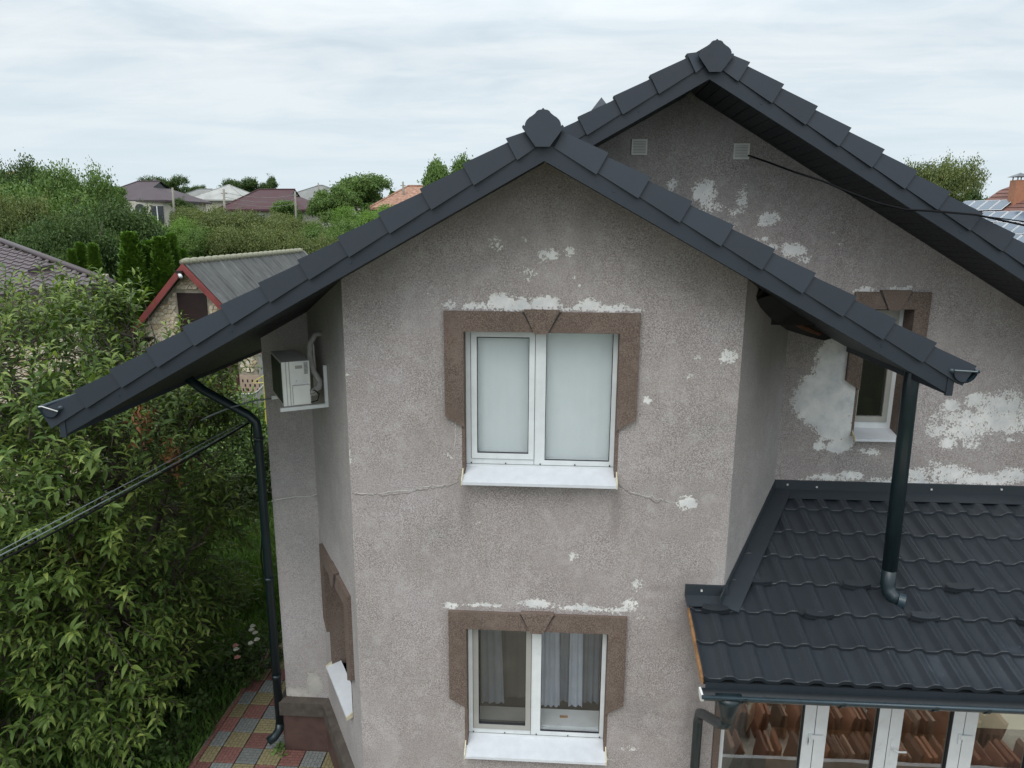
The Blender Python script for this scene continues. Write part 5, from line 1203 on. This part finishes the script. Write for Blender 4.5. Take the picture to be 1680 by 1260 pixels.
def hip_house(label, cx_, cy_, hx, hy, zeave, zridge, ridge_half, roofmat, rot=0.0, gablet=False, wins=True, chim=None, ribs=0.0, name='hillside_house'):
    zg = hgt(cx_, cy_)-0.5
    o = thing(name, label, 'house', (cx_, cy_, zg))
    R = lambda x, y: (cx_+x*math.cos(rot)-y*math.sin(rot), cy_+x*math.sin(rot)+y*math.cos(rot))
    e = 0.6
    mb = MB(); c = [R(-hx+e, -hy+e), R(hx-e, -hy+e), R(hx-e, hy-e), R(-hx+e, hy-e)]; mb.prism([(*p, zg) for p in c], (0, 0, zeave-zg-0.02)); part('wall', mb, 'cream', o)
    E_ = [R(-hx, -hy), R(hx, -hy), R(hx, hy), R(-hx, hy)]; r1, r2 = R(-ridge_half, 0), R(ridge_half, 0)
    if ridge_half == 0:
        mb = MB(); a = (*r1, zridge)
        for i in range(4): mb.face([(*E_[i], zeave), (*E_[(i+1) % 4], zeave), a])
    else:
        mb = MB(); A_, B_ = (*r1, zridge), (*r2, zridge)
        if gablet:
            g = 0.22; gr = R(hx-(hx-ridge_half)*1.0, 0)
            za = zridge-(zridge-zeave)*0.33
            q1 = R(ridge_half, -hy*0.33); q2 = R(ridge_half, hy*0.33)
            mb.face([(*E_[0], zeave), (*E_[1], zeave), (*q1, za), B_, A_]); mb.face([(*E_[1], zeave), (*E_[2], zeave), (*q2, za), (*q1, za)])
            mb.face([(*E_[2], zeave), (*E_[3], zeave), A_, B_, (*q2, za)]); mb.face([(*E_[3], zeave), (*E_[0], zeave), A_])
        else:
            mb.face([(*E_[0], zeave), (*E_[1], zeave), B_, A_]); mb.face([(*E_[1], zeave), (*E_[2], zeave), B_]); mb.face([(*E_[2], zeave), (*E_[3], zeave), A_, B_]); mb.face([(*E_[3], zeave), (*E_[0], zeave), A_])
    mb.face([(*p, zeave-0.01) for p in reversed(E_)])
    for i in range(4): a, b = E_[i], E_[(i+1) % 4]; mb.quad((*a, zeave-0.22), (*b, zeave-0.22), (*b, zeave), (*a, zeave))
    rf = part('roof', mb, roofmat, o)
    if gablet:
        mb = MB(); q0 = R(ridge_half-0.25, 0); q1 = R(ridge_half-0.25, -hy*0.33); q2 = R(ridge_half-0.25, hy*0.33); za = zridge-(zridge-zeave)*0.33
        mb.face([(*q0, zridge-0.1), (*q1, za), (*q2, za)]); part('gablet_louvre', mb, 'dwin', rf)
    # ridge and hip caps
    mb = MB()
    if ridge_half: mb.tube([(*r1, zridge+0.03), (*r2, zridge+0.03)], 0.09, 6)
    for i, q in enumerate((r1, r2, r2, r1)):
        if gablet and i in (1, 2): continue
        mb.tube([(*E_[i], zeave+0.03), (*q, zridge+0.03)], 0.08, 6)
    part('ridge_caps', mb, roofmat, rf)
    if wins:
        for fx in (-0.55, -0.1, 0.45):
            x = fx*hx; w = link('window', None, o, (*R(x, -hy+e), zg)); a, b = R(x-0.6, -hy+e-0.04), R(x+0.6, -hy+e-0.04)
            mb = MB(); mb.prism([(*a, zeave-1.9), (*b, zeave-1.9), (*b, zeave-0.6), (*a, zeave-0.6)], (0, 0.03, 0)); part('pane', mb, 'dwin', w)
            mb = MB(); a2, b2 = R(x-0.72, -hy+e-0.02), R(x+0.72, -hy+e-0.02); mb.prism([(*a2, zeave-2.02), (*b2, zeave-2.02), (*b2, zeave-0.5), (*a2, zeave-0.5)], (0, 0.015, 0)); part('frame', mb, 'pvc', w)
    return o, rf
h1, rf1 = hip_house('house with a dusky purple hip roof, gablet and arched porch window up the hill', -53.0, 93, 5.6, 5.0, 2.85, 5.35, 1.7, 'purple', rot=-0.12, gablet=True, wins=False)
# arched porch and rectangular window of that house
yy = 87.7
w = link('window', None, h1, (-51, yy, 0)); P = atY(230, 348, 87.6)
for (px, wpx, arch) in ((230, 15, True), (258, 18, False)):
    a = atY(px-wpx/2, 353, yy); b = atY(px+wpx/2, 338 if not arch else 343, yy); mb = MB(); pts = [(a[0], yy, a[2]-1.0), (b[0], yy, a[2]-1.0), (b[0], yy, b[2])]
    if arch: pts += [((a[0]+b[0])/2+(b[0]-a[0])/2*math.cos(t), yy, b[2]+(b[0]-a[0])/2*math.sin(t)) for t in np.linspace(0.3, math.pi-0.3, 7)]
    pts += [(a[0], yy, b[2])]
    mb.prism(pts, (0, 0.1, 0)); w = part('window', mb, 'dwin', h1)
    mb = MB(); mb.box(a[0]+(b[0]-a[0])*.46, a[0]+(b[0]-a[0])*.54, yy-0.05, yy-0.01, a[2]-1, b[2]); part('glazing_bar', mb, 'pvc', w)
mb = MB(); q = atY(190, 335, 88); mb.box(-57.0, -48.6, 87.85, 88.4, -1.0, 2.7); part('porch_wall', mb, 'cream', h1)
mb = MB(); mb.box(-52.4, -52.1, 92.9, 93.2, 5.2, 5.75); part('chimney', mb, 'midgrey', rf1)
hip_house('house with a long maroon hip roof and dark gablet behind the grey pole', -34.1, 88, 5.5, 4.6, 1.70, 4.15, 2.3, 'maroon', rot=-0.05, gablet=True)
hip_house('house with a pale grey pyramid roof left of the maroon one', -55.6, 122, 5.2, 5.2, 3.9, 6.5, 0.0, 'pale', wins=False)
hip_house('small distant house with a mid grey roof left of the pale pyramid roof', -66, 135, 4.6, 4.0, 4.6, 6.4, 1.2, 'midgrey', wins=False)
hip_house('house with a mid grey pyramid roof right of the maroon one', -36.4, 112, 5.6, 5.0, 3.6, 5.9, 0.3, 'midgrey', wins=False)
hip_house('old house with a patched orange clay tile roof just above the front roof edge', -12.6, 72, 5.2, 4.2, 1.6, 3.75, 2.0, 'orange', rot=0.1)
hip_house('barely visible red roofed house at the far left behind the trees', -66.5, 88, 3.0, 3.0, 4.9, 6.15, 1.4, 'orange', wins=False)
for px, y0_, y1_, D, lb in ((484, 314, 368, 72, 'thin grey utility pole in front of the maroon roof'), (367, 310, 384, 60, 'thin grey utility pole in front of the pale pyramid roof'), (283, 308, 345, 70, 'short utility pole right of the purple roof'), (661, 298, 312, 70, 'small grey post above the orange roof'), (522, 300, 312, 108, 'small mast on the mid grey roof')):
    a, b = atY(px, y0_, D), atY(px+2, y1_, D); o = thing('utility_pole', lb, 'pole', (b[0], D, b[2]-1.5)); mb = MB(); mb.tube([a, (b[0], b[1], b[2]-1.5)], [0.09, 0.13], 7); part('pole', mb, 'pole', o, smooth=True)
    mb = MB(); mb.box(a[0]-0.25, a[0]+0.25, a[1]-0.04, a[1]+0.04, a[2]-0.4, a[2]-0.33); part('crossarm', mb, 'pole', o)
for dz in (0.35, 1.1, 1.8):
    a, b = atY(367, 312, 60)-np.array([0, 0, dz*.5]), atY(484, 316, 72)-np.array([0, 0, dz*.6]); cable('overhead_wire', sag(a, b, 0.35), 0.018, 'pole', {0.35: 'top overhead wire between the two grey poles', 1.1: 'middle overhead wire between the two grey poles', 1.8: 'lowest overhead wire between the two grey poles'}[dz], 5)
# ---- house with solar panels at the right
sp = thing('solar_house', 'red brown tiled house with solar panels and an orange chimney at the right edge', 'house', (40, 62, hgt(40, 62)))
up = unit(np.array([0.80, 0.42, 0.52])); rowd = unit(np.array([0.46, -0.89, 0.0]))
P0 = atY(1592, 350, 60); 
ro = unit(np.cross(rowd, up)); ro = ro if ro[2] > 0 else -ro
def onroof(px, py): d = ray(px, py); return d*((ro@P0)/(ro@d))
mb = MB(); A_ = onroof(1560, 352); B_ = onroof(1682, 297); 
q = [onroof(1585, 350), onroof(1640, 312), onroof(1760, 268), onroof(1800, 470), onroof(1600, 450)]
mb.prism(q, -ro*0.25); rfp = part('roof', mb, 'clay', sp)
mb = MB()
for k in range(26):   # tile rows as low battens
    yp = 450-k*6.0; xl_ = 1592 if yp > 350 else (1585+(350-yp)*55/38 if yp > 312 else 1640+(312-yp)*120/44)
    s0 = onroof(xl_+3, yp); s1 = s0+rowd*(14 if yp > 300 else 8)
    mb.prism([s0, s1, s1+ro*0.05, s0+ro*0.05], up*0.06)
part('tile_rows', mb, 'clay', rfp, kind='stuff')
org = onroof(1600, 362); pme = None
mb = MB(); w_, l_ = 1.0, 1.65; ru = -rowd
mb.v = [tuple(v) for v in (np.zeros(3), ru*w_*0.96, ru*w_*0.96+up*l_*0.97, up*l_*0.97)]; mb.f = [(0, 1, 2, 3)]; mb.mi = [0]
for a, b in (((0, 0), (w_*.96, .05)), ((0, l_*.97-.05), (w_*.96, l_*.97)), ((0, 0), (.05, l_*.97)), ((w_*.96-.05, 0), (w_*.96, l_*.97))):
    P = [ru*a[0]+up*a[1]+ro*.012, ru*b[0]+up*a[1]+ro*.012, ru*b[0]+up*b[1]+ro*.012, ru*a[0]+up*b[1]+ro*.012]; k = len(mb.v); mb.v += [tuple(p) for p in P]; mb.f.append((k, k+1, k+2, k+3)); mb.mi.append(1)
pme = mb.mesh('solar_panel', ['panel', 'pframe'])
org = onroof(1680, 348)
for r_ in range(-3, 0):
    for c in range(-4, 8):
        P = org+ru*(c*1.0)+up*(r_*1.70)+ro*0.15
        # keep those left of the roof edge
        px = 840+FPX*((P@RGT)/(P@_f)); py = 630-FPX*((P@UPV)/(P@_f))
        if px < 1596+(-r_)*4 or px > 1735: continue
        link('solar_panel', pme, sp, tuple(P))
for c in range(0, 4):
    P = org+ru*(c*1.0+1.7)+up*0.10+ro*0.15
    link('solar_panel', pme, sp, tuple(P))
cp = onroof(1667, 330); mb = MB(); mb.box(cp[0]-0.42, cp[0]+0.42, cp[1]-0.42, cp[1]+0.42, cp[2]-0.5, cp[2]+1.55); ch = part('chimney', mb, 'chim', sp)
mb = MB(); zc_ = cp[2]+1.55
for sx in (-.3, .3):
    for sy in (-.3, .3): mb.box(cp[0]+sx-.03, cp[0]+sx+.03, cp[1]+sy-.03, cp[1]+sy+.03, zc_, zc_+0.25)
ap = (cp[0], cp[1], zc_+0.55); qq = [(cp[0]-.6, cp[1]-.6, zc_+.24), (cp[0]+.6, cp[1]-.6, zc_+.24), (cp[0]+.6, cp[1]+.6, zc_+.24), (cp[0]-.6, cp[1]+.6, zc_+.24)]
for i in range(4): mb.face([qq[i], qq[(i+1) % 4], ap])
part('chimney_cap', mb, 'dwin', ch)
mb = MB(); b_ = onroof(1700, 440); mb.box(b_[0]-4, b_[0]+9, b_[1]-3, b_[1]+9, hgt(40, 62)-1, b_[2]+0.1); part('wall', mb, 'cream', sp)

# ------------------------------------------------------------------ garden by the house: grass, roses, iris, shrubs
r = np.random.default_rng(21)
n = 90000; gx = r.uniform(-11.0, -4.82, n); gy = 7.0+12.5*r.random(n); m_ = ~((gx > -4.82)); gx, gy = gx[m_], gy[m_]; n = len(gx)
P = np.stack([gx, gy, np.full(n, G)], 1); tV, tF = leaf_template(0.12, 0.016, 0.25, 0.2, 2)
X = unit(np.stack([r.normal(0, .45, n), r.normal(0, .45, n), np.ones(n)], 1)); V, F = scatter(tV, tF, P, X, unit(r.normal(size=(n, 3))), r.uniform(.5, 1.6, n))
link('lawn_grass', np_mesh('lawn_grass', V, F, 'grass'), None, (0, 0, 0), kind='stuff', label='dark lawn grass between the tree and the paved path', category='grass')
def shrub(name, label, cat, cx_, cy_, rad, H, mat, n, leaf, seed, flowers=(), zbase=G, wid=0.5):
    r = np.random.default_rng(seed); o = thing(name, label, cat, (cx_, cy_, zbase))
    ns = max(6, n//40); P = []; X = []; mb = MB()
    for s in range(ns):
        a = r.uniform(0, 6.28); q = rad*math.sqrt(r.random()); tip = np.array([cx_+q*math.cos(a), cy_+q*math.sin(a), zbase+H*r.uniform(.55, 1.0)*(1-0.45*(q/rad)**2)]); base = np.array([cx_+q*.3*math.cos(a), cy_+q*.3*math.sin(a), zbase])
        mid = (base+tip)/2+np.array([q*.25*math.cos(a), q*.25*math.sin(a), 0]); mb.tube([base, mid, tip], [0.012, 0.008, 0.004], 4, cap=False)
        for k in range(n//ns):
            t = 0.25+0.75*r.random()**0.7; c = base*(1-t)**2+2*mid*t*(1-t)+tip*t*t; d = unit(r.normal(size=3)+np.array([0, 0, .35])); P.append(c+d*leaf*0.3); X.append(d)
    tV, tF = leaf_template(leaf, leaf*wid, 0.3, 0.25, 4); P = np.array(P); X = np.array(X); Z = unit(np.tile([0, 0, 1.0], (len(P), 1))+r.normal(size=P.shape)*.4)
    V, F = scatter(tV, tF, P, X, Z, r.uniform(.6, 1.25, len(P))); part('stems', mb, 'bark', o); link('foliage', np_mesh('foliage', V, F, mat), o, kind='stuff')
    for (x, y, z, col, rad_) in flowers:
        fb = MB()
        for k in range(9):
            a = k*2.4; e_ = 0.25+0.12*k; fb.tube([(x, y, z), (x+rad_*.5*math.cos(a), y+rad_*.5*math.sin(a), z+rad_*(.9-e_*.5)), (x+rad_*math.cos(a)*e_*.9, y+rad_*math.sin(a)*e_*.9, z+rad_*(1.0-e_*.3))], [rad_*.25, rad_*.42, rad_*.2], 5)
        part('flower', fb, col, o, smooth=True)
    return o
def gpt(px, py, z=G): return atZ(px, py, z)
ros1 = [(*atZ(px, py, G+0.7)[:2], G+0.68, c, 0.045) for px, py, c in ((412, 1033, 'petal_w'), (418, 1038, 'petal_w'), (421, 1049, 'petal_w'), (411, 1055, 'petal_w'), (414, 1027, 'petal_w'))]
c0 = atZ(414, 1042, G+0.6); shrub('rose_bush', 'rose bush with small cream flowers beside the paved path', 'rose bush', c0[0], c0[1], 0.55, 0.75, 'green_c', 900, 0.07, 5, ros1)
ros2 = [(*atZ(px, py, G+0.6)[:2], G+0.58, c, 0.045) for px, py, c in ((387, 1065, 'petal_w'), (386, 1059, 'petal_p'), (389, 1078, 'petal_p'))]
c0 = atZ(386, 1070, G+0.5); shrub('rose_bush', 'rose bush with pink and white flowers, nearer the tree', 'rose bush', c0[0], c0[1], 0.5, 0.62, 'green_c', 800, 0.07, 6, ros2)
for px, py, lb in ((422, 985, 'clump of long sword shaped leaves next to the downpipe'),):
    c0 = atZ(px, py, G); o = thing('iris_clump', lb, 'plant', (c0[0], c0[1], G)); rr_ = np.random.default_rng(3); n = 90
    a = rr_.uniform(0, 6.28, n); P = np.stack([c0[0]+.25*np.cos(a)*rr_.random(n), c0[1]+.3*np.sin(a)*rr_.random(n), np.full(n, G)], 1); X = unit(np.stack([np.cos(a)*.5, np.sin(a)*.5, np.ones(n)*1.2], 1))
    tV, tF = leaf_template(0.85, 0.035, 0.45, 0.3, 4); V, F = scatter(tV, tF, P, X, unit(np.stack([np.cos(a), np.sin(a), 0*a+.3], 1)), rr_.uniform(.6, 1.15, n)); link('leaves', np_mesh('leaves', V, F, 'green_a'), o, kind='stuff')
SH = [(345, 760, 17.0, 1.5, 3.1, 'green_a', 'tall leafy shrub just left of the hanging cable'), (405, 745, 17.6, 1.3, 2.4, 'green_c', 'dark rounded shrub behind the left downpipe'), (372, 640, 18.2, 1.0, 3.6, 'green_d', 'upright bright green shrub seen under the eave'), (318, 655, 17.6, 1.2, 3.7, 'green_d', 'bright green shrub in front of the barn gate'),
      (418, 690, 18.6, 0.9, 2.9, 'green_d', 'yellow green shrub by the bend of the downpipe'), (290, 700, 16.4, 1.2, 3.4, 'green_a', 'green shrub under the middle of the left eave')]
for k, (px, py, Y, rad, H, mt, lb) in enumerate(SH):
    P = atY(px, py, Y); shrub('garden_shrub', lb, 'shrub', P[0], Y, rad, H, mt, 6500, 0.11, 40+k, wid=0.42)
for k, (px, py) in enumerate(((330, 1170), (372, 1120), (300, 1235), (410, 1000))):
    P = atZ(px, py, G); shrub('low_plant', ('low leafy plant at the path edge, third from the bottom', 'low leafy plant at the path edge, second from the bottom', 'lowest leafy plant at the path edge in the bottom corner', 'low leafy plant at the far end of the path')[(1, 0, 2, 3)[k]], 'plant', P[0]-0.35, P[1], 0.5, 0.4, 'green_c', 700, 0.09, 70+k)
# weed growing from a joint of the path
P = atZ(463, 1232, G+0.03); shrub('path_weed', 'small green weed growing between the paving tiles by the plinth', 'weed', P[0], P[1], 0.10, 0.12, 'green_a', 60, 0.07, 90, wid=0.4)

# ------------------------------------------------------------------ the big cherry tree at the left
r = np.random.default_rng(77)
tr = thing('cherry_tree', 'big dense cherry tree with long drooping leaves filling the left side', 'tree', (-6.4, 9.6, G))
lobes = [(-6.9, 9.4, -4.0, 2.5, 2.3, 2.3), (-8.0, 9.9, -2.35, 2.0, 1.9, 1.35), (-5.7, 10.0, -3.3, 1.15, 1.2, 1.0), (-6.0, 8.9, -4.3, 1.45, 1.4, 1.3), (-5.9, 8.7, -5.2, 1.2, 1.3, 1.2), (-8.4, 8.6, -3.6, 1.8, 1.6, 2.2), (-7.2, 8.2, -5.5, 1.7, 1.4, 1.3), (-6.6, 11.0, -2.5, 1.1, 1.1, 0.9), (-6.9, 7.9, -5.9, 1.35, 1.0, 1.1), (-8.3, 8.2, -5.7, 1.4, 1.2, 1.3), (-6.3, 8.8, -5.9, 1.2, 1.1, 0.9)]
wts = np.array([l_[3]*l_[4]+l_[5]*l_[3] for l_ in lobes]); wts /= wts.sum()
bmb = MB()
limbs = []
base = np.array([-6.9, 9.8, G])
for lo in lobes:
    c = np.array(lo[:3]); mid = base*0.45+c*0.55+np.array([r.uniform(-.3, .3), r.uniform(-.3, .3), -0.35]); s0 = base+np.array([0, 0, r.uniform(.9, 1.6)])
    pts = [s0*(1-t)**2+2*mid*t*(1-t)+c*t*t for t in np.linspace(0, 1, 8)]; limbs += pts[2:]; bmb.tube(pts, list(np.linspace(0.085, 0.028, 8)), 7)
    for k in range(5):
        d = unit(r.normal(size=3)+np.array([0, 0, .3])); e_ = c+d*np.array(lo[3:])*0.85; s1 = pts[r.integers(4, 8)]; md = (s1+e_)/2+np.array([0, 0, .15]); p2 = [s1*(1-t)**2+2*md*t*(1-t)+e_*t*t for t in np.linspace(0, 1, 7)]; limbs += p2[2:]; bmb.tube(p2, list(np.linspace(0.032, 0.010, 7)), 5)
bmb.tube([base+np.array([0, 0, -.1]), base+np.array([0.05, 0, .8]), base+np.array([0, 0, 1.6])], [0.17, 0.14, 0.11], 10)
limbs = np.array(limbs)
LP, LX, LZ, LS, LT = [], [], [], [], []
tmb = MB(); NSH = 3500
def inlobes(p, s=1.0): return any((((p-np.array(l_[:3]))/np.array(l_[3:]))**2).sum() < s for l_ in lobes)
cnt = 0; tries = 0
clumps = []
for q_ in range(400):
    lo = lobes[r.choice(len(lobes), p=wts)]; d = unit(r.normal(size=3)); rd = 0.97 if r.random() < 0.75 else 0.72
    clumps.append((np.array(lo[:3])+d*np.array(lo[3:])*rd, d, r.uniform(.16, .34)))
while cnt < NSH and tries < 40000:
    tries += 1
    c_, d, sg_ = clumps[r.integers(len(clumps))]; c = c_+r.normal(size=3)*np.array([sg_, sg_, sg_*0.7]); d = unit(d+r.normal(size=3)*.35)
    if any((((c-np.array(l_[:3]))/np.array(l_[3:]))**2).sum() < 0.36 for l_ in lobes): continue
    if c[2] < G+0.35: continue
    # prune what would stick into the house or the eave
    if c[0] > -6.7 and c[2] > -2.05 and r.random() < 0.93: continue
    if c[0] > -5.15 and c[2] > -4.2: continue
    if c[0] > -4.85 or (c[0] > -5.35 and c[2] > -1.9): continue
    if c[1] < 6.9 + 0.0 and c[2] > -2.3 and c[0] > -5.4: continue
    nb_ = limbs[np.argmin(((limbs-c)**2).sum(1))]
    L0 = r.uniform(.28, .62); dirn = unit(unit(c-nb_)*0.8+d*0.5+np.array([0, 0, r.uniform(-.25, .75)]))
    vert = (d[2] > 0.25 and r.random() < 0.5)
    if vert: dirn = unit(np.array([r.normal(0, .22), r.normal(0, .22), 1.0])); L0 = r.uniform(.35, .75)
    mid = (nb_+c)/2+np.array([0, 0, -.05])
    tip = c+dirn*L0
    if tip[0] > -4.72 or (tip[1] < 7.4 and tip[2] > -2.0 and tip[0] > -5.3): continue
    cnt += 1
    if r.random() < 0.5: tmb.tube([nb_, mid, c, c+dirn*L0*.5+np.array([0, 0, .02]), tip], [0.010, 0.008, 0.006, 0.0045, 0.002], 3, cap=False)
    else: tmb.tube([c-dirn*0.25, c, c+dirn*L0*.5+np.array([0, 0, .02]), tip], [0.006, 0.0055, 0.0045, 0.002], 3, cap=False)
    nl = int(L0/0.030)+3; s_a = r.uniform(0, 6.28); ax1 = unit(np.cross(dirn, [0.3, 0.2, 1.0])); ax2 = np.cross(dirn, ax1)
    for k in range(nl):
        t = (k+0.5)/nl; a = s_a+k*2.4; p = c+dirn*L0*(t*1.0)-dirn*0.12*(1-t); out_ = math.cos(a)*ax1+math.sin(a)*ax2
        x = unit(out_*0.95+dirn*(0.35+0.7*t)+np.array([0, 0, 0.10+0.30*t])); LP.append(p); LX.append(x); LZ.append(unit(np.array([0, 0, 1.0])+r.normal(size=3)*.28)); LS.append(r.uniform(.5, 1.35)*(1.0-0.35*t*t)); LT.append(1 if (t > 0.62 and d[2] > -0.2 and r.random() < 0.42) else 0)
LP, LX, LZ, LS, LT = map(np.array, (LP, LX, LZ, LS, LT))
part('trunk', bmb, 'bark', tr, smooth=True); part('twigs', tmb, 'bark', tr, kind='stuff')
tVc, tFc = leaf_template(0.178, 0.044, 0.62, 0.32, 4)
# the 300 leaves that show largest become parts of their own
dep = LP@_f; sx = 840+FPX*(LP@RGT)/dep; sy = 630-FPX*(LP@UPV)/dep
score = np.where((sx > 5) & (sx < 1000) & (sy > 380) & (sy < 1250), LS/dep, 0); big = np.argsort(-score)[:300]; isb = np.zeros(len(LP), bool); isb[big] = True
for tp, mt in ((0, 'cherry'), (1, 'tip')):
    s_ = (LT == tp) & ~isb; V, F = scatter(tVc, tFc, LP[s_], LX[s_], LZ[s_], LS[s_]); link('crown', np_mesh('crown', V, F, mt), tr, kind='stuff')
lm = {0: np_mesh('leaf', tVc, tFc, 'cherry'), 1: np_mesh('leaf', tVc, tFc, 'tip')}
for i in big:
    X = unit(LX[i]); Yv = unit(np.cross(LZ[i], X)); Zv = np.cross(X, Yv); R = Matrix(((X[0], Yv[0], Zv[0]), (X[1], Yv[1], Zv[1]), (X[2], Yv[2], Zv[2])))
    o = link('leaf', lm[int(LT[i])], tr, tuple(LP[i]), rot=R); o.scale = (LS[i],)*3
# withered bunches
for (px, py, Y) in ((232, 690, 8.0), (95, 905, 7.6), (130, 930, 7.6), (285, 745, 8.2)):
    c = atY(px, py, Y); n = 60; P = c+r.normal(size=(n, 3))*np.array([.06, .06, .16]); V, F = scatter(tVc, tFc, P, unit(r.normal(size=(n, 3))-np.array([0, 0, .8])), unit(r.normal(size=(n, 3))), r.uniform(.35, .7, n)); link('withered_leaves', np_mesh('withered_leaves', V, F, 'dead'), tr, kind='stuff')
print('objects', len(bpy.data.objects), 'leaves', len(LP), 'shoots', cnt)
